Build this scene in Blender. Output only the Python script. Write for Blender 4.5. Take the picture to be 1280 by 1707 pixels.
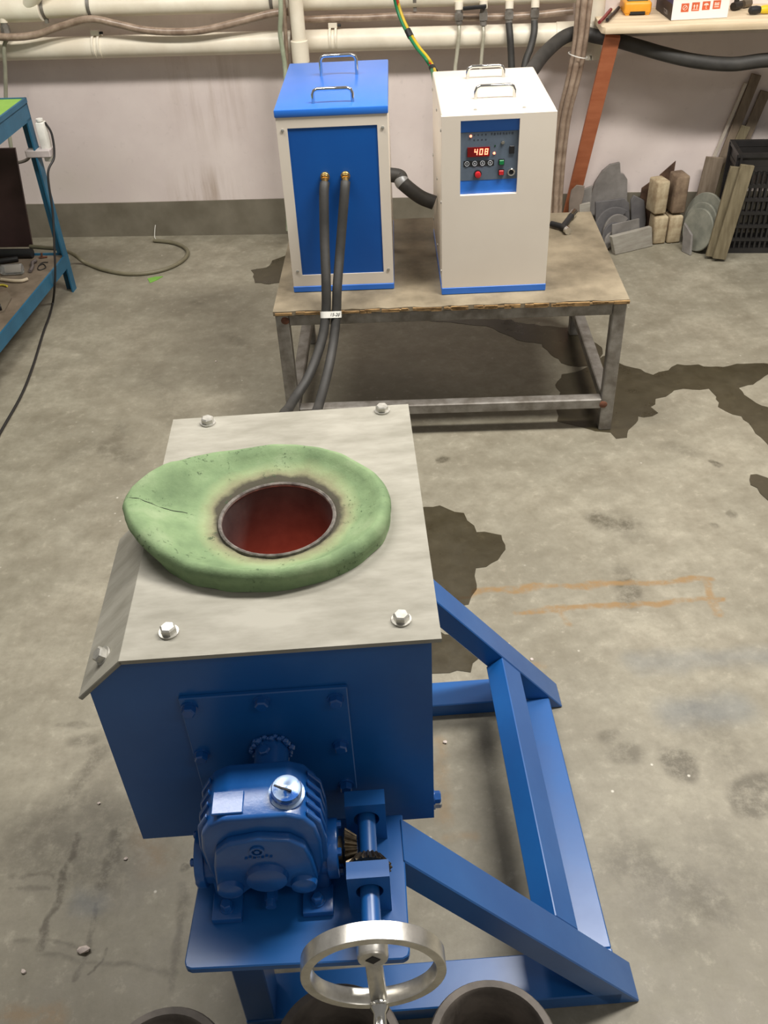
import bpy, bmesh, math, random
from mathutils import Vector, Matrix
random.seed(7)
for o in list(bpy.data.objects): bpy.data.objects.remove(o)
C = bpy.context.scene.collection
scn = bpy.context.scene
PI = math.pi

# ------------------------------------------------------------------ camera
FPX, PITCH, ROLL, CAMH = 1546.63, 0.6728, -0.0541, 1.55
cf = Vector((0, math.cos(PITCH), -math.sin(PITCH)))
cu0 = Vector((0, math.sin(PITCH), math.cos(PITCH)))
cr = Vector((1, 0, 0)) * math.cos(ROLL) + cu0 * math.sin(ROLL)
cu = -Vector((1, 0, 0)) * math.sin(ROLL) + cu0 * math.cos(ROLL)
EYE = Vector((0, 0, CAMH))
cam = bpy.data.cameras.new('camera'); camo = bpy.data.objects.new('camera', cam); C.objects.link(camo)
cam.sensor_fit = 'VERTICAL'; cam.sensor_height = 36.0; cam.lens = FPX * 36.0 / 1707.0
cam.clip_start = 0.02; cam.clip_end = 60
camo.matrix_world = Matrix(((cr.x, cu.x, -cf.x, EYE.x), (cr.y, cu.y, -cf.y, EYE.y), (cr.z, cu.z, -cf.z, EYE.z), (0, 0, 0, 1)))
scn.camera = camo

# ------------------------------------------------------------------ world, lamps, exposure
wd = bpy.data.worlds.new('hall'); scn.world = wd; wd.use_nodes = True
wd.node_tree.nodes['Background'].inputs[0].default_value = (1.0, 0.95, 0.88, 1)
wd.node_tree.nodes['Background'].inputs[1].default_value = 0.22
def area(name, loc, aim, sx, sy, watts, col):
    l = bpy.data.lights.new(name, 'AREA'); l.shape = 'RECTANGLE'; l.size = sx; l.size_y = sy; l.energy = watts; l.color = col
    o = bpy.data.objects.new(name, l); C.objects.link(o); o.location = loc
    o.rotation_euler = (Vector(aim) - Vector(loc)).to_track_quat('-Z', 'Y').to_euler()
    return o
# ceiling tube lamps of the hall, all above the frame and shining straight down
area('ceiling_tube_right_offscreen', (1.15, 1.75, 2.9), (1.15, 1.7501, 0), 1.4, 0.3, 108, (1.0, 0.955, 0.89))
area('ceiling_tube_left_offscreen', (-0.9, 2.1, 2.9), (-0.9, 2.1001, 0), 1.4, 0.3, 56, (1.0, 0.955, 0.89))
area('ceiling_tube_front_offscreen', (1.5, -0.7, 2.9), (1.5, -0.6999, 0), 1.4, 0.3, 10, (1.0, 0.955, 0.89))
scn.view_settings.view_transform = 'Standard'; scn.view_settings.look = 'None'
scn.view_settings.exposure = 0.0; scn.view_settings.gamma = 1.0; scn.view_settings.use_curve_mapping = False

# ------------------------------------------------------------------ pixel -> place
def ray(u, v): return cf + cr * ((u - 640) / FPX) - cu * ((v - 853.5) / FPX)
def at_z(u, v, z=0.0):
    d = ray(u, v); return EYE + d * ((z - CAMH) / d.z)
def at_y(u, v, y):
    d = ray(u, v); return EYE + d * (y / d.y)
WYAW, WY = -0.1029, 3.8845
wt = Vector((math.cos(WYAW), math.sin(WYAW), 0)); wn = Vector((math.sin(WYAW), -math.cos(WYAW), 0))
def wall_pt(lx, off, z): return Vector((0, WY, 0)) + wt * lx + wn * off + Vector((0, 0, z))
def at_wall(u, v, off=0.0):
    o = Vector((0, WY, 0)) + wn * off; d = ray(u, v); return EYE + d * ((o - EYE).dot(wn) / d.dot(wn))

# ------------------------------------------------------------------ materials
def lin(c): return tuple((x / 255 / 12.92) if x / 255 <= 0.04045 else ((x / 255 + 0.055) / 1.055) ** 2.4 for x in c)
def rgba(c): return (*lin(c), 1)
class NT:
    def __init__(s, name):
        s.m = bpy.data.materials.new(name); s.m.use_nodes = True; s.t = s.m.node_tree; s.b = s.t.nodes['Principled BSDF']
    def n(s, k, **kw):
        x = s.t.nodes.new(k)
        for a, b in kw.items(): setattr(x, a, b)
        return x
    def l(s, a, b): s.t.links.new(a, b)
    def noise(s, vec, scale, detail=5, rough=.6, dim='3D'):
        x = s.n('ShaderNodeTexNoise'); x.inputs['Scale'].default_value = scale; x.inputs['Detail'].default_value = detail; x.inputs['Roughness'].default_value = rough
        if vec: s.l(vec, x.inputs['Vector'])
        return x.outputs[0]
    def ramp(s, fac, stops, interp='LINEAR'):
        x = s.n('ShaderNodeValToRGB'); r = x.color_ramp; r.interpolation = interp
        while len(r.elements) < len(stops): r.elements.new(0.5)
        for e, (p, c) in zip(r.elements, stops): e.position = p; e.color = c if len(c) == 4 else (*c, 1)
        s.l(fac, x.inputs[0]); return x.outputs[0]
    def rng(s, fac, a, b, c, d):
        x = s.n('ShaderNodeMapRange'); x.inputs[1].default_value = a; x.inputs[2].default_value = b; x.inputs[3].default_value = c; x.inputs[4].default_value = d
        s.l(fac, x.inputs[0]); return x.outputs[0]
    def mix(s, fac, a, b, mode='MIX'):
        x = s.n('ShaderNodeMix', data_type='RGBA', blend_type=mode)
        for sock, v in ((x.inputs[0], fac), (x.inputs[6], a), (x.inputs[7], b)):
            if hasattr(v, 'is_linked') or hasattr(v, 'links'): s.l(v, sock)
            else: sock.default_value = v
        return x.outputs[2]
    def math(s, op, a, b=None):
        x = s.n('ShaderNodeMath', operation=op)
        for sock, v in zip(x.inputs, (a, b)):
            if v is None: continue
            if hasattr(v, 'links'): s.l(v, sock)
            else: sock.default_value = v
        return x.outputs[0]
    def bump(s, h, strength, dist=0.002):
        x = s.n('ShaderNodeBump'); x.inputs['Strength'].default_value = strength; x.inputs['Distance'].default_value = dist
        s.l(h, x.inputs['Height']); s.l(x.outputs[0], s.b.inputs['Normal'])
    def obj(s): return s.n('ShaderNodeTexCoord').outputs['Object']
    def pos(s): return s.n('ShaderNodeNewGeometry').outputs['Position']
MATS = {}
def mat(name, c, rough=.5, metal=0.0, c2=None, scale=20, bump=0.0, bscale=None, coat=0.0, spec=.5, rv=0.0, lo=.35, hi=.65, stretch=None):
    if name in MATS: return MATS[name]
    k = NT(name); b = k.b
    b.inputs['Roughness'].default_value = rough; b.inputs['Metallic'].default_value = metal; b.inputs['Specular IOR Level'].default_value = spec
    if coat: b.inputs['Coat Weight'].default_value = coat; b.inputs['Coat Roughness'].default_value = .3
    vec = k.obj()
    if stretch:
        mp = k.n('ShaderNodeMapping'); mp.inputs['Scale'].default_value = stretch; k.l(vec, mp.inputs[0]); vec = mp.outputs[0]
    if c2 is None: c2 = tuple(max(0, x * .9) for x in c)
    f = k.noise(vec, scale)
    k.l(k.ramp(f, [(lo, rgba(c2)), (hi, rgba(c))]), b.inputs['Base Color'])
    if rv: k.l(k.rng(f, .3, .7, rough + rv, max(.03, rough - rv)), b.inputs['Roughness'])
    if bump: k.bump(k.noise(vec, bscale or scale * 3), bump)
    MATS[name] = k.m; return k.m
def emit(name, c, strength):
    k = NT(name); k.b.inputs['Base Color'].default_value = rgba(c); k.b.inputs['Emission Color'].default_value = rgba(c); k.b.inputs['Emission Strength'].default_value = strength
    MATS[name] = k.m; return k.m

# concrete floor: grey trowelled concrete with dry stains, rust lines and scratches
def concrete(name, wet):
    k = NT(name); b = k.b; P = k.pos()
    n1 = k.noise(P, 2.2, 6, .62); n2 = k.noise(P, 9, 6, .65); n3 = k.noise(P, 70, 4, .7)
    base = k.ramp(n1, [(.3, rgba((124, 119, 104))), (.5, rgba((146, 141, 125))), (.7, rgba((166, 160, 143)))])
    base = k.mix(k.rng(n2, .35, .7, .0, .6), base, rgba((108, 101, 85)))
    base = k.mix(k.rng(n3, .5, .75, 0, .25), base, rgba((112, 105, 88)))
    n4 = k.noise(P, 30, 6, .7); base = k.mix(k.rng(n4, .48, .72, 0, .4), base, rgba((108, 102, 86))); base = k.mix(k.rng(n4, .44, .3, 0, .35), base, rgba((182, 176, 158)))
    w1 = k.n('ShaderNodeTexNoise'); w1.inputs['Scale'].default_value = 14; w1.inputs['Detail'].default_value = 4; k.l(P, w1.inputs['Vector'])
    sb = k.n('ShaderNodeVectorMath', operation='SUBTRACT'); k.l(w1.outputs['Color'], sb.inputs[0]); sb.inputs[1].default_value = (.5, .5, .5)
    sc = k.n('ShaderNodeVectorMath', operation='SCALE'); k.l(sb.outputs[0], sc.inputs[0]); sc.inputs['Scale'].default_value = .05
    ad = k.n('ShaderNodeVectorMath', operation='ADD'); k.l(P, ad.inputs[0]); k.l(sc.outputs[0], ad.inputs[1]); Q = ad.outputs[0]
    def capsule(p, q, r, soft, src):
        mx = (p + q) / 2; ang = math.atan2(q.y - p.y, q.x - p.x); L = (q - p).length / 2
        s_ = k.n('ShaderNodeVectorMath', operation='SUBTRACT'); k.l(src, s_.inputs[0]); s_.inputs[1].default_value = (mx.x, mx.y, 0)
        ro = k.n('ShaderNodeVectorRotate', rotation_type='Z_AXIS'); k.l(s_.outputs[0], ro.inputs['Vector']); ro.inputs['Angle'].default_value = -ang
        sx = k.n('ShaderNodeSeparateXYZ'); k.l(ro.outputs[0], sx.inputs[0])
        ax = k.math('MAXIMUM', k.math('SUBTRACT', k.math('ABSOLUTE', sx.outputs[0]), L), 0.0)
        cm = k.n('ShaderNodeCombineXYZ'); k.l(ax, cm.inputs[0]); k.l(sx.outputs[1], cm.inputs[1])
        ln = k.n('ShaderNodeVectorMath', operation='LENGTH'); k.l(cm.outputs[0], ln.inputs[0])
        x = k.n('ShaderNodeMapRange', interpolation_type='SMOOTHSTEP'); k.l(ln.outputs['Value'], x.inputs[0])
        x.inputs[1].default_value = r; x.inputs[2].default_value = max(0, r - soft) if soft < r else 0.0; x.inputs[3].default_value = 0; x.inputs[4].default_value = 1
        return x.outputs[0]
    def union(items, src, brk=None):
        acc = None
        for (u0, v0, u1, v1, r, soft, st) in items:
            m_ = k.math('MULTIPLY', capsule(at_z(u0, v0), at_z(u1, v1), r, soft, src), st)
            acc = m_ if acc is None else k.math('MAXIMUM', acc, m_)
        return acc
    dark = [(1000, 868, 1040, 875, .05, .04, .75), (1035, 870, 1050, 880, .09, .08, .35), (1120, 745, 1150, 755, .05, .05, .35), (1045, 975, 1052, 1000, .045, .03, .7),
            (1035, 955, 1050, 965, .06, .06, .5), (1030, 1255, 1050, 1258, .04, .03, .6), (1125, 1270, 1140, 1275, .045, .025, .75), (1250, 1330, 1280, 1320, .06, .03, .7),
            (1060, 1440, 1180, 1500, .09, .08, .55), (1090, 1480, 1120, 1540, .1, .1, .35), (735, 768, 742, 764, .02, .012, .8), (1170, 1195, 1215, 1260, .09, .09, .35),
            (175, 745, 215, 760, .07, .06, .45), (120, 760, 150, 740, .08, .08, .3), (320, 505, 330, 507, .03, .03, .5), (200, 710, 190, 735, .05, .05, .4),
            (60, 1400, 180, 1460, .13, .12, .5), (150, 1340, 235, 1440, .1, .1, .45), (80, 1380, 170, 1250, .04, .04, .6), (130, 1235, 165, 1230, .03, .03, .6), (170, 1470, 200, 1390, .03, .025, .8),
            (310, 1450, 312, 1451, .012, .006, .9), (260, 640, 300, 700, .1, .1, .3), 
            (1010, 1225, 1015, 1228, .03, .02, .5), (1190, 770, 1197, 776, .015, .01, .8), (1200, 1410, 1260, 1480, .12, .12, .3), (1215, 855, 1220, 858, .018, .01, .6), (1190, 875, 1193, 878, .015, .01, .5),
            (820, 1240, 840, 1250, .06, .06, .3), (380, 560, 410, 575, .05, .05, .3)]
    lines = [(130, 1390, 60, 1590, .008, .006, .7), (165, 1500, 130, 1640, .007, .006, .6), (30, 1570, 150, 1580, .008, .008, .5), (60, 1600, 300, 1615, .009, .009, .45), (175, 1575, 150, 1630, .004, .003, .7),
             (95, 1208, 165, 1205, .008, .006, .4), (20, 1455, 90, 1462, .009, .008, .5), (20, 1480, 80, 1485, .007, .007, .4), (310, 1480, 290, 1640, .014, .012, .5)]
    rust = [(790, 985, 1185, 966, .015, .011, .85), (860, 1020, 1205, 1000, .013, .009, .85), (1172, 966, 1200, 1025, .015, .011, .75), (930, 1015, 945, 1040, .012, .01, .6), (245, 1390, 260, 1440, .05, .05, .35),
            (730, 1230, 740, 1370, .02, .02, .4), (745, 1400, 790, 1395, .02, .02, .35), (0, 1690, 90, 1695, .03, .03, .5), (735, 1010, 800, 985, .01, .01, .5), (820, 1105, 900, 1110, .015, .015, .35)]
    blue = [(1130, 1190, 1230, 1180, .07, .07, .28), (1060, 1105, 1280, 1095, .05, .05, .22), (130, 1500, 160, 1505, .04, .04, .25)]
    brk = k.rng(k.noise(P, 26, 6, .75), .36, .56, .12, 1.0)
    base = k.mix(k.math('MULTIPLY', union(dark, Q), brk), base, rgba((72, 66, 52)))
    base = k.mix(k.math('MULTIPLY', union(lines, Q), brk), base, rgba((66, 58, 44)))
    base = k.mix(k.math('MULTIPLY', union(rust, Q), brk), base, rgba((142, 112, 70)))
    base = k.mix(union(blue, Q), base, rgba((78, 98, 118)))
    vo = k.n('ShaderNodeTexVoronoi'); vo.inputs['Scale'].default_value = 16; k.l(P, vo.inputs['Vector'])
    base = k.mix(k.math('MULTIPLY', k.rng(vo.outputs['Distance'], .03, .06, .9, 0), k.rng(k.noise(P, 3), .5, .6, 0, 1)), base, rgba((205, 200, 188)))
    if wet:
        base = k.mix(1.0, base, rgba((124, 118, 102)), 'MULTIPLY')
        b.inputs['Roughness'].default_value = .34
        k.l(k.rng(n2, .3, .7, .45, .22), b.inputs['Roughness'])
    else:
        k.l(k.rng(n2, .3, .7, .62, .48), b.inputs['Roughness'])
    k.l(base, b.inputs['Base Color']); k.bump(n3, .12 if not wet else .04, .003)
    return k.m
M_FLOOR = concrete('concrete_floor', False); M_WET = concrete('wet_concrete', True)

def wall_mat():
    k = NT('wall_paint'); O = k.pos()
    n1 = k.noise(O, 3, 5, .6); n2 = k.noise(O, 40, 4, .6)
    base = k.ramp(n1, [(.3, rgba((216, 203, 199))), (.7, rgba((232, 221, 216)))])
    mp = k.n('ShaderNodeMapping'); mp.inputs['Scale'].default_value = (26, 26, 2.0); k.l(O, mp.inputs[0]); st = k.noise(mp.outputs[0], 1.0, 5, .6)
    def blob(c, rx, rz, soft):
        s_ = k.n('ShaderNodeVectorMath', operation='SUBTRACT'); k.l(O, s_.inputs[0]); s_.inputs[1].default_value = c
        m_ = k.n('ShaderNodeVectorMath', operation='MULTIPLY'); k.l(s_.outputs[0], m_.inputs[0]); m_.inputs[1].default_value = (1 / rx, 0.0, 1 / rz)
        ln = k.n('ShaderNodeVectorMath', operation='LENGTH'); k.l(m_.outputs[0], ln.inputs[0])
        return k.rng(ln.outputs['Value'], 1, 1 - soft, 0, 1)
    a = blob(at_wall(345, 150), .22, .3, .8); c_ = blob(at_wall(340, 320), .2, .14, .8); g = blob(at_wall(130, 300), .35, .2, .9)
    s1 = k.math('MULTIPLY', a, k.rng(st, .42, .7, .0, .4)); s2 = k.math('MULTIPLY', c_, k.rng(st, .42, .7, .0, .6)); s3 = k.math('MULTIPLY', g, k.rng(n1, .35, .7, .1, .45))
    base = k.mix(k.math('MAXIMUM', s1, s2), base, rgba((150, 126, 100)))
    base = k.mix(s3, base, rgba((178, 170, 150)))
    base = k.mix(k.rng(n2, .62, .75, 0, .12), base, rgba((130, 120, 112)))
    k.l(base, k.b.inputs['Base Color']); k.b.inputs['Roughness'].default_value = .6; k.bump(n2, .08)
    return k.m
M_WALL = wall_mat()
M_BASE = mat('baseboard_paint', (128, 122, 108), .55, c2=(108, 102, 88), scale=6, bump=.08)
BLUE = mat('blue_enamel', (22, 92, 162), .36, c2=(17, 82, 150), scale=5, bump=.03, bscale=60, coat=.35, rv=.06)
BLUE2 = mat('cast_blue_enamel', (24, 90, 162), .26, c2=(16, 76, 146), scale=14, bump=.22, bscale=110, coat=.5)
STEELP = mat('top_plate_board', (160, 157, 146), .62, c2=(134, 131, 119), scale=9, bump=.12, bscale=70, stretch=(1, 3, 1))
ZINC = mat('zinc_bolt', (205, 203, 196), .42, .6, c2=(170, 168, 160), scale=60)
CHROME = mat('chrome', (225, 225, 222), .12, 1.0, c2=(200, 200, 198), scale=30)
WHEEL = mat('polished_iron', (228, 225, 218), .3, .9, c2=(196, 193, 186), scale=40, bump=.08, bscale=90)
GEARS = mat('oily_steel', (120, 108, 88), .35, .85, c2=(60, 52, 42), scale=50)
CREAM = mat('cream_enamel', (226, 217, 203), .38, c2=(220, 210, 196), scale=3, coat=.15)
CABBLUE = mat('cabinet_blue', (34, 114, 214), .4, c2=(30, 107, 206), scale=3, coat=.6)
PANELBLUE = mat('panel_blue', (6, 84, 165), .42, c2=(4, 76, 155), scale=3, coat=.1)
RUBBER = mat('black_rubber', (62, 60, 57), .6, c2=(46, 45, 43), scale=18, bump=.1)
BLACK = mat('black_plastic', (34, 34, 36), .5, c2=(24, 24, 25), scale=12)
PVC = mat('white_pvc', (240, 233, 215), .4, c2=(226, 216, 196), scale=7)
CLEARH = mat('brown_clear_hose', (168, 148, 130), .3, c2=(132, 112, 96), scale=30, coat=.3)
PALEH = mat('pale_clear_hose', (190, 188, 170), .3, c2=(165, 160, 140), scale=30, coat=.3)
TEAL = mat('teal_paint', (42, 104, 136), .45, c2=(32, 88, 118), scale=9, bump=.06)
STEEL = mat('weathered_steel', (150, 146, 140), .5, .35, c2=(112, 106, 98), scale=22, bump=.12)
PLYT = mat('dusty_plywood', (148, 136, 114), .65, c2=(104, 94, 76), scale=7, bump=.1, bscale=60)
BRASS = mat('brass', (190, 158, 96), .3, .9, c2=(140, 110, 66), scale=40)
TAPE = mat('white_tape', (240, 238, 230), .5)
INK = mat('ink', (30, 30, 34), .6)
GTAPE = mat('grey_tape', (160, 162, 164), .4, .2)
GRAPH = mat('graphite_clay', (118, 110, 102), .6, c2=(82, 76, 70), scale=16, bump=.25)
GRAPHIN = mat('graphite_inside', (70, 66, 62), .7, c2=(48, 45, 42), scale=16, bump=.2)

# ------------------------------------------------------------------ mesh helpers
def nb(): return bmesh.new()
def obox(bm, c, ax, ay, az, sx, sy, sz):
    c = Vector(c); ax, ay, az = Vector(ax).normalized(), Vector(ay).normalized(), Vector(az).normalized()
    V = [bm.verts.new(c + ax * (i * sx / 2) + ay * (j * sy / 2) + az * (k * sz / 2)) for i in (-1, 1) for j in (-1, 1) for k in (-1, 1)]
    for f in ((0, 1, 3, 2), (4, 6, 7, 5), (0, 4, 5, 1), (2, 3, 7, 6), (0, 2, 6, 4), (1, 5, 7, 3)): bm.faces.new([V[i] for i in f])
    return V
def box(bm, x0, x1, y0, y1, z0, z1):
    return obox(bm, ((x0 + x1) / 2, (y0 + y1) / 2, (z0 + z1) / 2), (1, 0, 0), (0, 1, 0), (0, 0, 1), x1 - x0, y1 - y0, z1 - z0)
def prism(bm, pts, lo, hi, axis='y'):
    def P(a, b, h): return {'y': (a, h, b), 'z': (a, b, h), 'x': (h, a, b)}[axis]
    A = [bm.verts.new(P(a, b, lo)) for a, b in pts]; B = [bm.verts.new(P(a, b, hi)) for a, b in pts]; n = len(pts)
    bm.faces.new(A); bm.faces.new(B[::-1])
    for i in range(n): bm.faces.new((A[i], B[i], B[(i + 1) % n], A[(i + 1) % n]))
def basis(d):
    d = Vector(d).normalized(); h = Vector((0, 0, 1)) if abs(d.z) < .9 else Vector((1, 0, 0))
    a = d.cross(h).normalized(); return a, d.cross(a).normalized(), d
def ring(bm, c, a, b, r, seg, rot=0): return [bm.verts.new(Vector(c) + a * (math.cos(2 * PI * i / seg + rot) * r) + b * (math.sin(2 * PI * i / seg + rot) * r)) for i in range(seg)]
def bridge(bm, A, B):
    n = len(A)
    for i in range(n): bm.faces.new((A[i], A[(i + 1) % n], B[(i + 1) % n], B[i]))
def lathe(bm, prof, org, axis, seg=28, closed=False):
    a, b, d = basis(axis); R = [ring(bm, Vector(org) + d * h, a, b, max(r, 1e-4), seg) for r, h in prof]
    for i in range(len(R) - 1): bridge(bm, R[i], R[i + 1])
    if closed: bridge(bm, R[-1], R[0])
    else:
        bm.faces.new(R[0][::-1]); bm.faces.new(R[-1])
def cyl(bm, p0, p1, r, r2=None, seg=18):
    p0, p1 = Vector(p0), Vector(p1); L = (p1 - p0).length
    lathe(bm, [(r, 0), (r if r2 is None else r2, L)], p0, p1 - p0, seg)
def spline(pts, n=8):
    P = [Vector(p) for p in pts]; P = [P[0] * 2 - P[1]] + P + [P[-1] * 2 - P[-2]]; out = []
    for i in range(1, len(P) - 2):
        for k in range(n):
            t = k / n; a, b, c, d = P[i - 1], P[i], P[i + 1], P[i + 2]
            out.append(.5 * ((2 * b) + (c - a) * t + (2 * a - 5 * b + 4 * c - d) * t * t + (3 * b - a - 3 * c + d) * t ** 3))
    out.append(P[-2]); return out
def tube(bm, pts, r, seg=10, n=8, smooth=True):
    Q = spline(pts, n) if smooth else [Vector(p) for p in pts]
    a = None; prev = None; R = []
    for i, q in enumerate(Q):
        t = (Q[min(i + 1, len(Q) - 1)] - Q[max(i - 1, 0)]).normalized()
        a = basis(t)[0] if a is None else (a - t * a.dot(t)).normalized()
        b = t.cross(a); R.append(ring(bm, q, a, b, r, seg))
    for i in range(len(R) - 1): bridge(bm, R[i], R[i + 1])
    bm.faces.new(R[0][::-1]); bm.faces.new(R[-1]); return Q
def bev(bm, w, seg=2, ang=30):
    bmesh.ops.recalc_face_normals(bm, faces=bm.faces)
    E = [e for e in bm.edges if len(e.link_faces) == 2 and e.calc_face_angle(0) > math.radians(ang)]
    bmesh.ops.bevel(bm, geom=E, offset=w, segments=seg, affect='EDGES', profile=.5)
def mesh(name, bm, m, sharp=35):
    bmesh.ops.recalc_face_normals(bm, faces=bm.faces)
    me = bpy.data.meshes.new(name); bm.to_mesh(me); bm.free()
    for p in me.polygons: p.use_smooth = True
    me.set_sharp_from_angle(angle=math.radians(sharp)); me.materials.append(m); return me
def link(name, me, parent=None, loc=None, rot=None):
    o = bpy.data.objects.new(name, me); C.objects.link(o)
    if parent: o.parent = parent
    if loc is not None: o.location = loc
    if rot is not None: o.rotation_euler = rot
    return o
def obj(name, bm, m, parent=None, label=None, sharp=35):
    o = link(name, mesh(name, bm, m, sharp), parent)
    if parent is None:
        co = [v.co for v in o.data.vertices]; x0, x1 = min(c.x for c in co), max(c.x for c in co); y0, y1 = min(c.y for c in co), max(c.y for c in co); z0 = min(c.z for c in co)
        s = Vector(((x0 + x1) / 2, (y0 + y1) / 2, z0))
        for v in o.data.vertices: v.co -= s
        o.location = s
    if label: o['label'] = label
    return o
def tag(o, label, cat, group=None):
    o['label'] = label; o['category'] = cat
    if group: o['group'] = group
    return o
def thing(name, label, cat, loc=(0, 0, 0), rotz=0, group=None):
    o = bpy.data.objects.new(name, None); C.objects.link(o); o.location = loc; o.rotation_euler = (0, 0, rotz); o.empty_display_size = .1
    return tag(o, label, cat, group)
def struct(o): o['kind'] = 'structure'; return o
def pipe_thing(name, pts, r, m, label, cat, group=None, seg=10, n=8):
    bm = nb(); tube(bm, pts, r, seg, n); return tag(obj(name, bm, m, None, None, 60), label, cat, group)
def txt(name, body, size, m, parent, loc, rot, depth=.0004, shear=0.0):
    cu_ = bpy.data.curves.new(name, 'FONT'); cu_.body = body; cu_.size = size; cu_.extrude = depth; cu_.align_x = 'CENTER'; cu_.align_y = 'CENTER'; cu_.shear = shear
    t = bpy.data.objects.new(name, cu_); C.objects.link(t)
    me = bpy.data.meshes.new_from_object(t.evaluated_get(bpy.context.evaluated_depsgraph_get()))
    bpy.data.objects.remove(t); bpy.data.curves.remove(cu_)
    me.materials.clear(); me.materials.append(m); o = link(name, me, parent, loc, rot); return o
def hexbolt(r, h, washer=True):
    bm = nb()
    if washer: lathe(bm, [(r * 1.22, 0), (r * 1.22, h * .22)], (0, 0, 0), (0, 0, 1), 20)
    z0 = h * .22 if washer else 0
    a, b = Vector((1, 0, 0)), Vector((0, 1, 0))
    R = [ring(bm, (0, 0, z0), a, b, r, 6), ring(bm, (0, 0, z0 + h * .62), a, b, r, 6), ring(bm, (0, 0, z0 + h * .78), a, b, r * .8, 6)]
    bridge(bm, R[0], R[1]); bridge(bm, R[1], R[2]); bm.faces.new(R[2]); bm.faces.new(R[0][::-1])
    return bm

# ================================================================== THE ROOM
bm = nb(); N = 4
box(bm, -5, 5, -3, 5.2, -.08, 0)
fl = struct(obj('floor', bm, M_FLOOR)); fl['label'] = 'grey stained concrete workshop floor'
bm = nb(); box(bm, -5, 5, 0, .15, 0, 3.2)
w = struct(link('wall_back', mesh('wall_back', bm, M_WALL), None, (0, WY, 0), (0, 0, WYAW))); w['label'] = 'stained white painted wall behind the machines'
bm = nb(); P = [(-4.9, 0), (4.9, 0)]
top = [(-4.9 + i * .35, .152 + random.uniform(-.004, .004)) for i in range(29)]
prism(bm, [(4.9, 0)] + top[::-1] + [(-4.9, 0)], -.006, -.0005, 'y')
b_ = struct(link('baseboard_back', mesh('baseboard_back', bm, M_BASE), None, (0, WY, 0), (0, 0, WYAW)))

# ================================================================== PUDDLES
PUD = [.0006]
def puddle(label, px, jit=.006, cat='puddle'):
    PUD[0] += .0002; hz_ = PUD[0]
    P = [at_z(u, v) for u, v in px]; Q = []
    for i in range(len(P)):
        a, b = P[i], P[(i + 1) % len(P)]; n = max(1, int((b - a).length / .02))
        for k in range(n):
            p = a.lerp(b, k / n); p = p + Vector((random.uniform(-jit, jit), random.uniform(-jit, jit), 0)); Q.append((p.x, p.y))
    from mathutils.geometry import tessellate_polygon
    bm = nb(); A = [bm.verts.new((x, y, hz_)) for x, y in Q]; B = [bm.verts.new((x, y, -.0005)) for x, y in Q]; n = len(Q)
    for t in tessellate_polygon([[Vector((x, y, 0)) for x, y in Q]]):
        if len(set(t)) == 3:
            try: bm.faces.new([A[i] for i in t])
            except ValueError: pass
    for i in range(n): bm.faces.new((A[i], A[(i + 1) % n], B[(i + 1) % n], B[i]))
    tag(obj('puddle', bm, M_WET), label, cat, 'water spilled on the concrete floor')
def cropA(l): return [(880 + x / 3.2, 560 + y / 3.2) for x, y in l]
puddle('large dark wet patch around the bench leg and running past it', cropA([(150, 400), (170, 300), (140, 260), (185, 210), (310, 170), (420, 100), (480, 150), (600, 175), (660, 205), (740, 180), (790, 155), (870, 155), (940, 160),
    (1010, 165), (1150, 150), (1290, 150), (1290, 200), (1200, 255), (1130, 275), (1180, 340), (1290, 385), (1290, 605), (1240, 540), (1200, 490), (1130, 435), (1020, 380), (995, 320), (960, 285), (870, 285), (780, 290), (740, 320), (690, 340),
    (650, 385), (690, 410), (630, 440), (585, 430), (570, 470), (540, 500), (525, 540), (470, 545), (430, 515), (360, 510), (250, 480), (160, 450)]))
puddle('narrow wet trail beneath the cabinet bench', [(700, 532), (780, 531), (850, 534), (900, 543), (960, 548), (1002, 578), (1000, 612), (950, 610), (935, 604), (915, 590), (900, 573), (862, 566), (820, 546), (760, 539)])
puddle('wet patch beside the top plate of the tilting furnace', [(690, 850), (735, 842), (770, 858), (795, 885), (835, 890), (846, 915), (830, 935), (795, 950), (792, 985), (778, 1006), (740, 1020), (700, 990), (680, 930)])
puddle('wet patch inside the blue frame under the slanted brace', [(700, 1040), (760, 1060), (792, 1085), (802, 1100), (780, 1118), (745, 1122), (700, 1120)])
puddle('wet patch beside the front left leg of the bench', [(420, 450), (445, 446), (455, 435), (480, 425), (480, 470), (450, 474), (426, 472)], .004)
puddle('small ragged wet patch on open floor near the wet trail', [(1248, 792), (1262, 790), (1290, 800), (1290, 842), (1275, 830), (1262, 815), (1252, 808)], .004)

# ================================================================== TILTING FURNACE
FX, FY, FYAW = -0.3097, 0.728, 0.0217
F = thing('tilting_furnace', 'blue tilting melting furnace with green lined mouth and chrome handwheel', 'furnace', (FX, FY, 0), FYAW)
FM = Matrix.Translation((FX, FY, 0)) @ Matrix.Rotation(FYAW, 4, 'Z'); FMI = FM.inverted()
FW, FD, FZ = .3678, .5053, .7745; RX = .6725; CW = .0632; YF = -.0853; YR = .5126; SL = 1.2693
# --- frame
fr = nb(); box(fr, .05, RX - .03, YF, YF + CW + .01, 0, .035); bev(fr, .002, 1); obj('front_base_rail', fr, BLUE, F)
fr = nb(); box(fr, .05, RX - .03, YR, YR + CW, 0, .035); bev(fr, .002, 1); obj('rear_base_rail', fr, BLUE, F)
fr = nb(); box(fr, .592, .642, YF + CW + .01, YR, .0, .035); bev(fr, .002, 1); obj('side_base_rail', fr, BLUE, F)
XT = .309; ZT = (RX - XT) * SL
for y in (YF, YR):
    fr = nb(); prism(fr, [(RX, .001), (RX - .001, .004), (XT, ZT), (XT, ZT - .062), (RX - .05, .001)], y, y + CW); bev(fr, .0018, 1); obj('slanted_brace', fr, BLUE, F)
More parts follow.
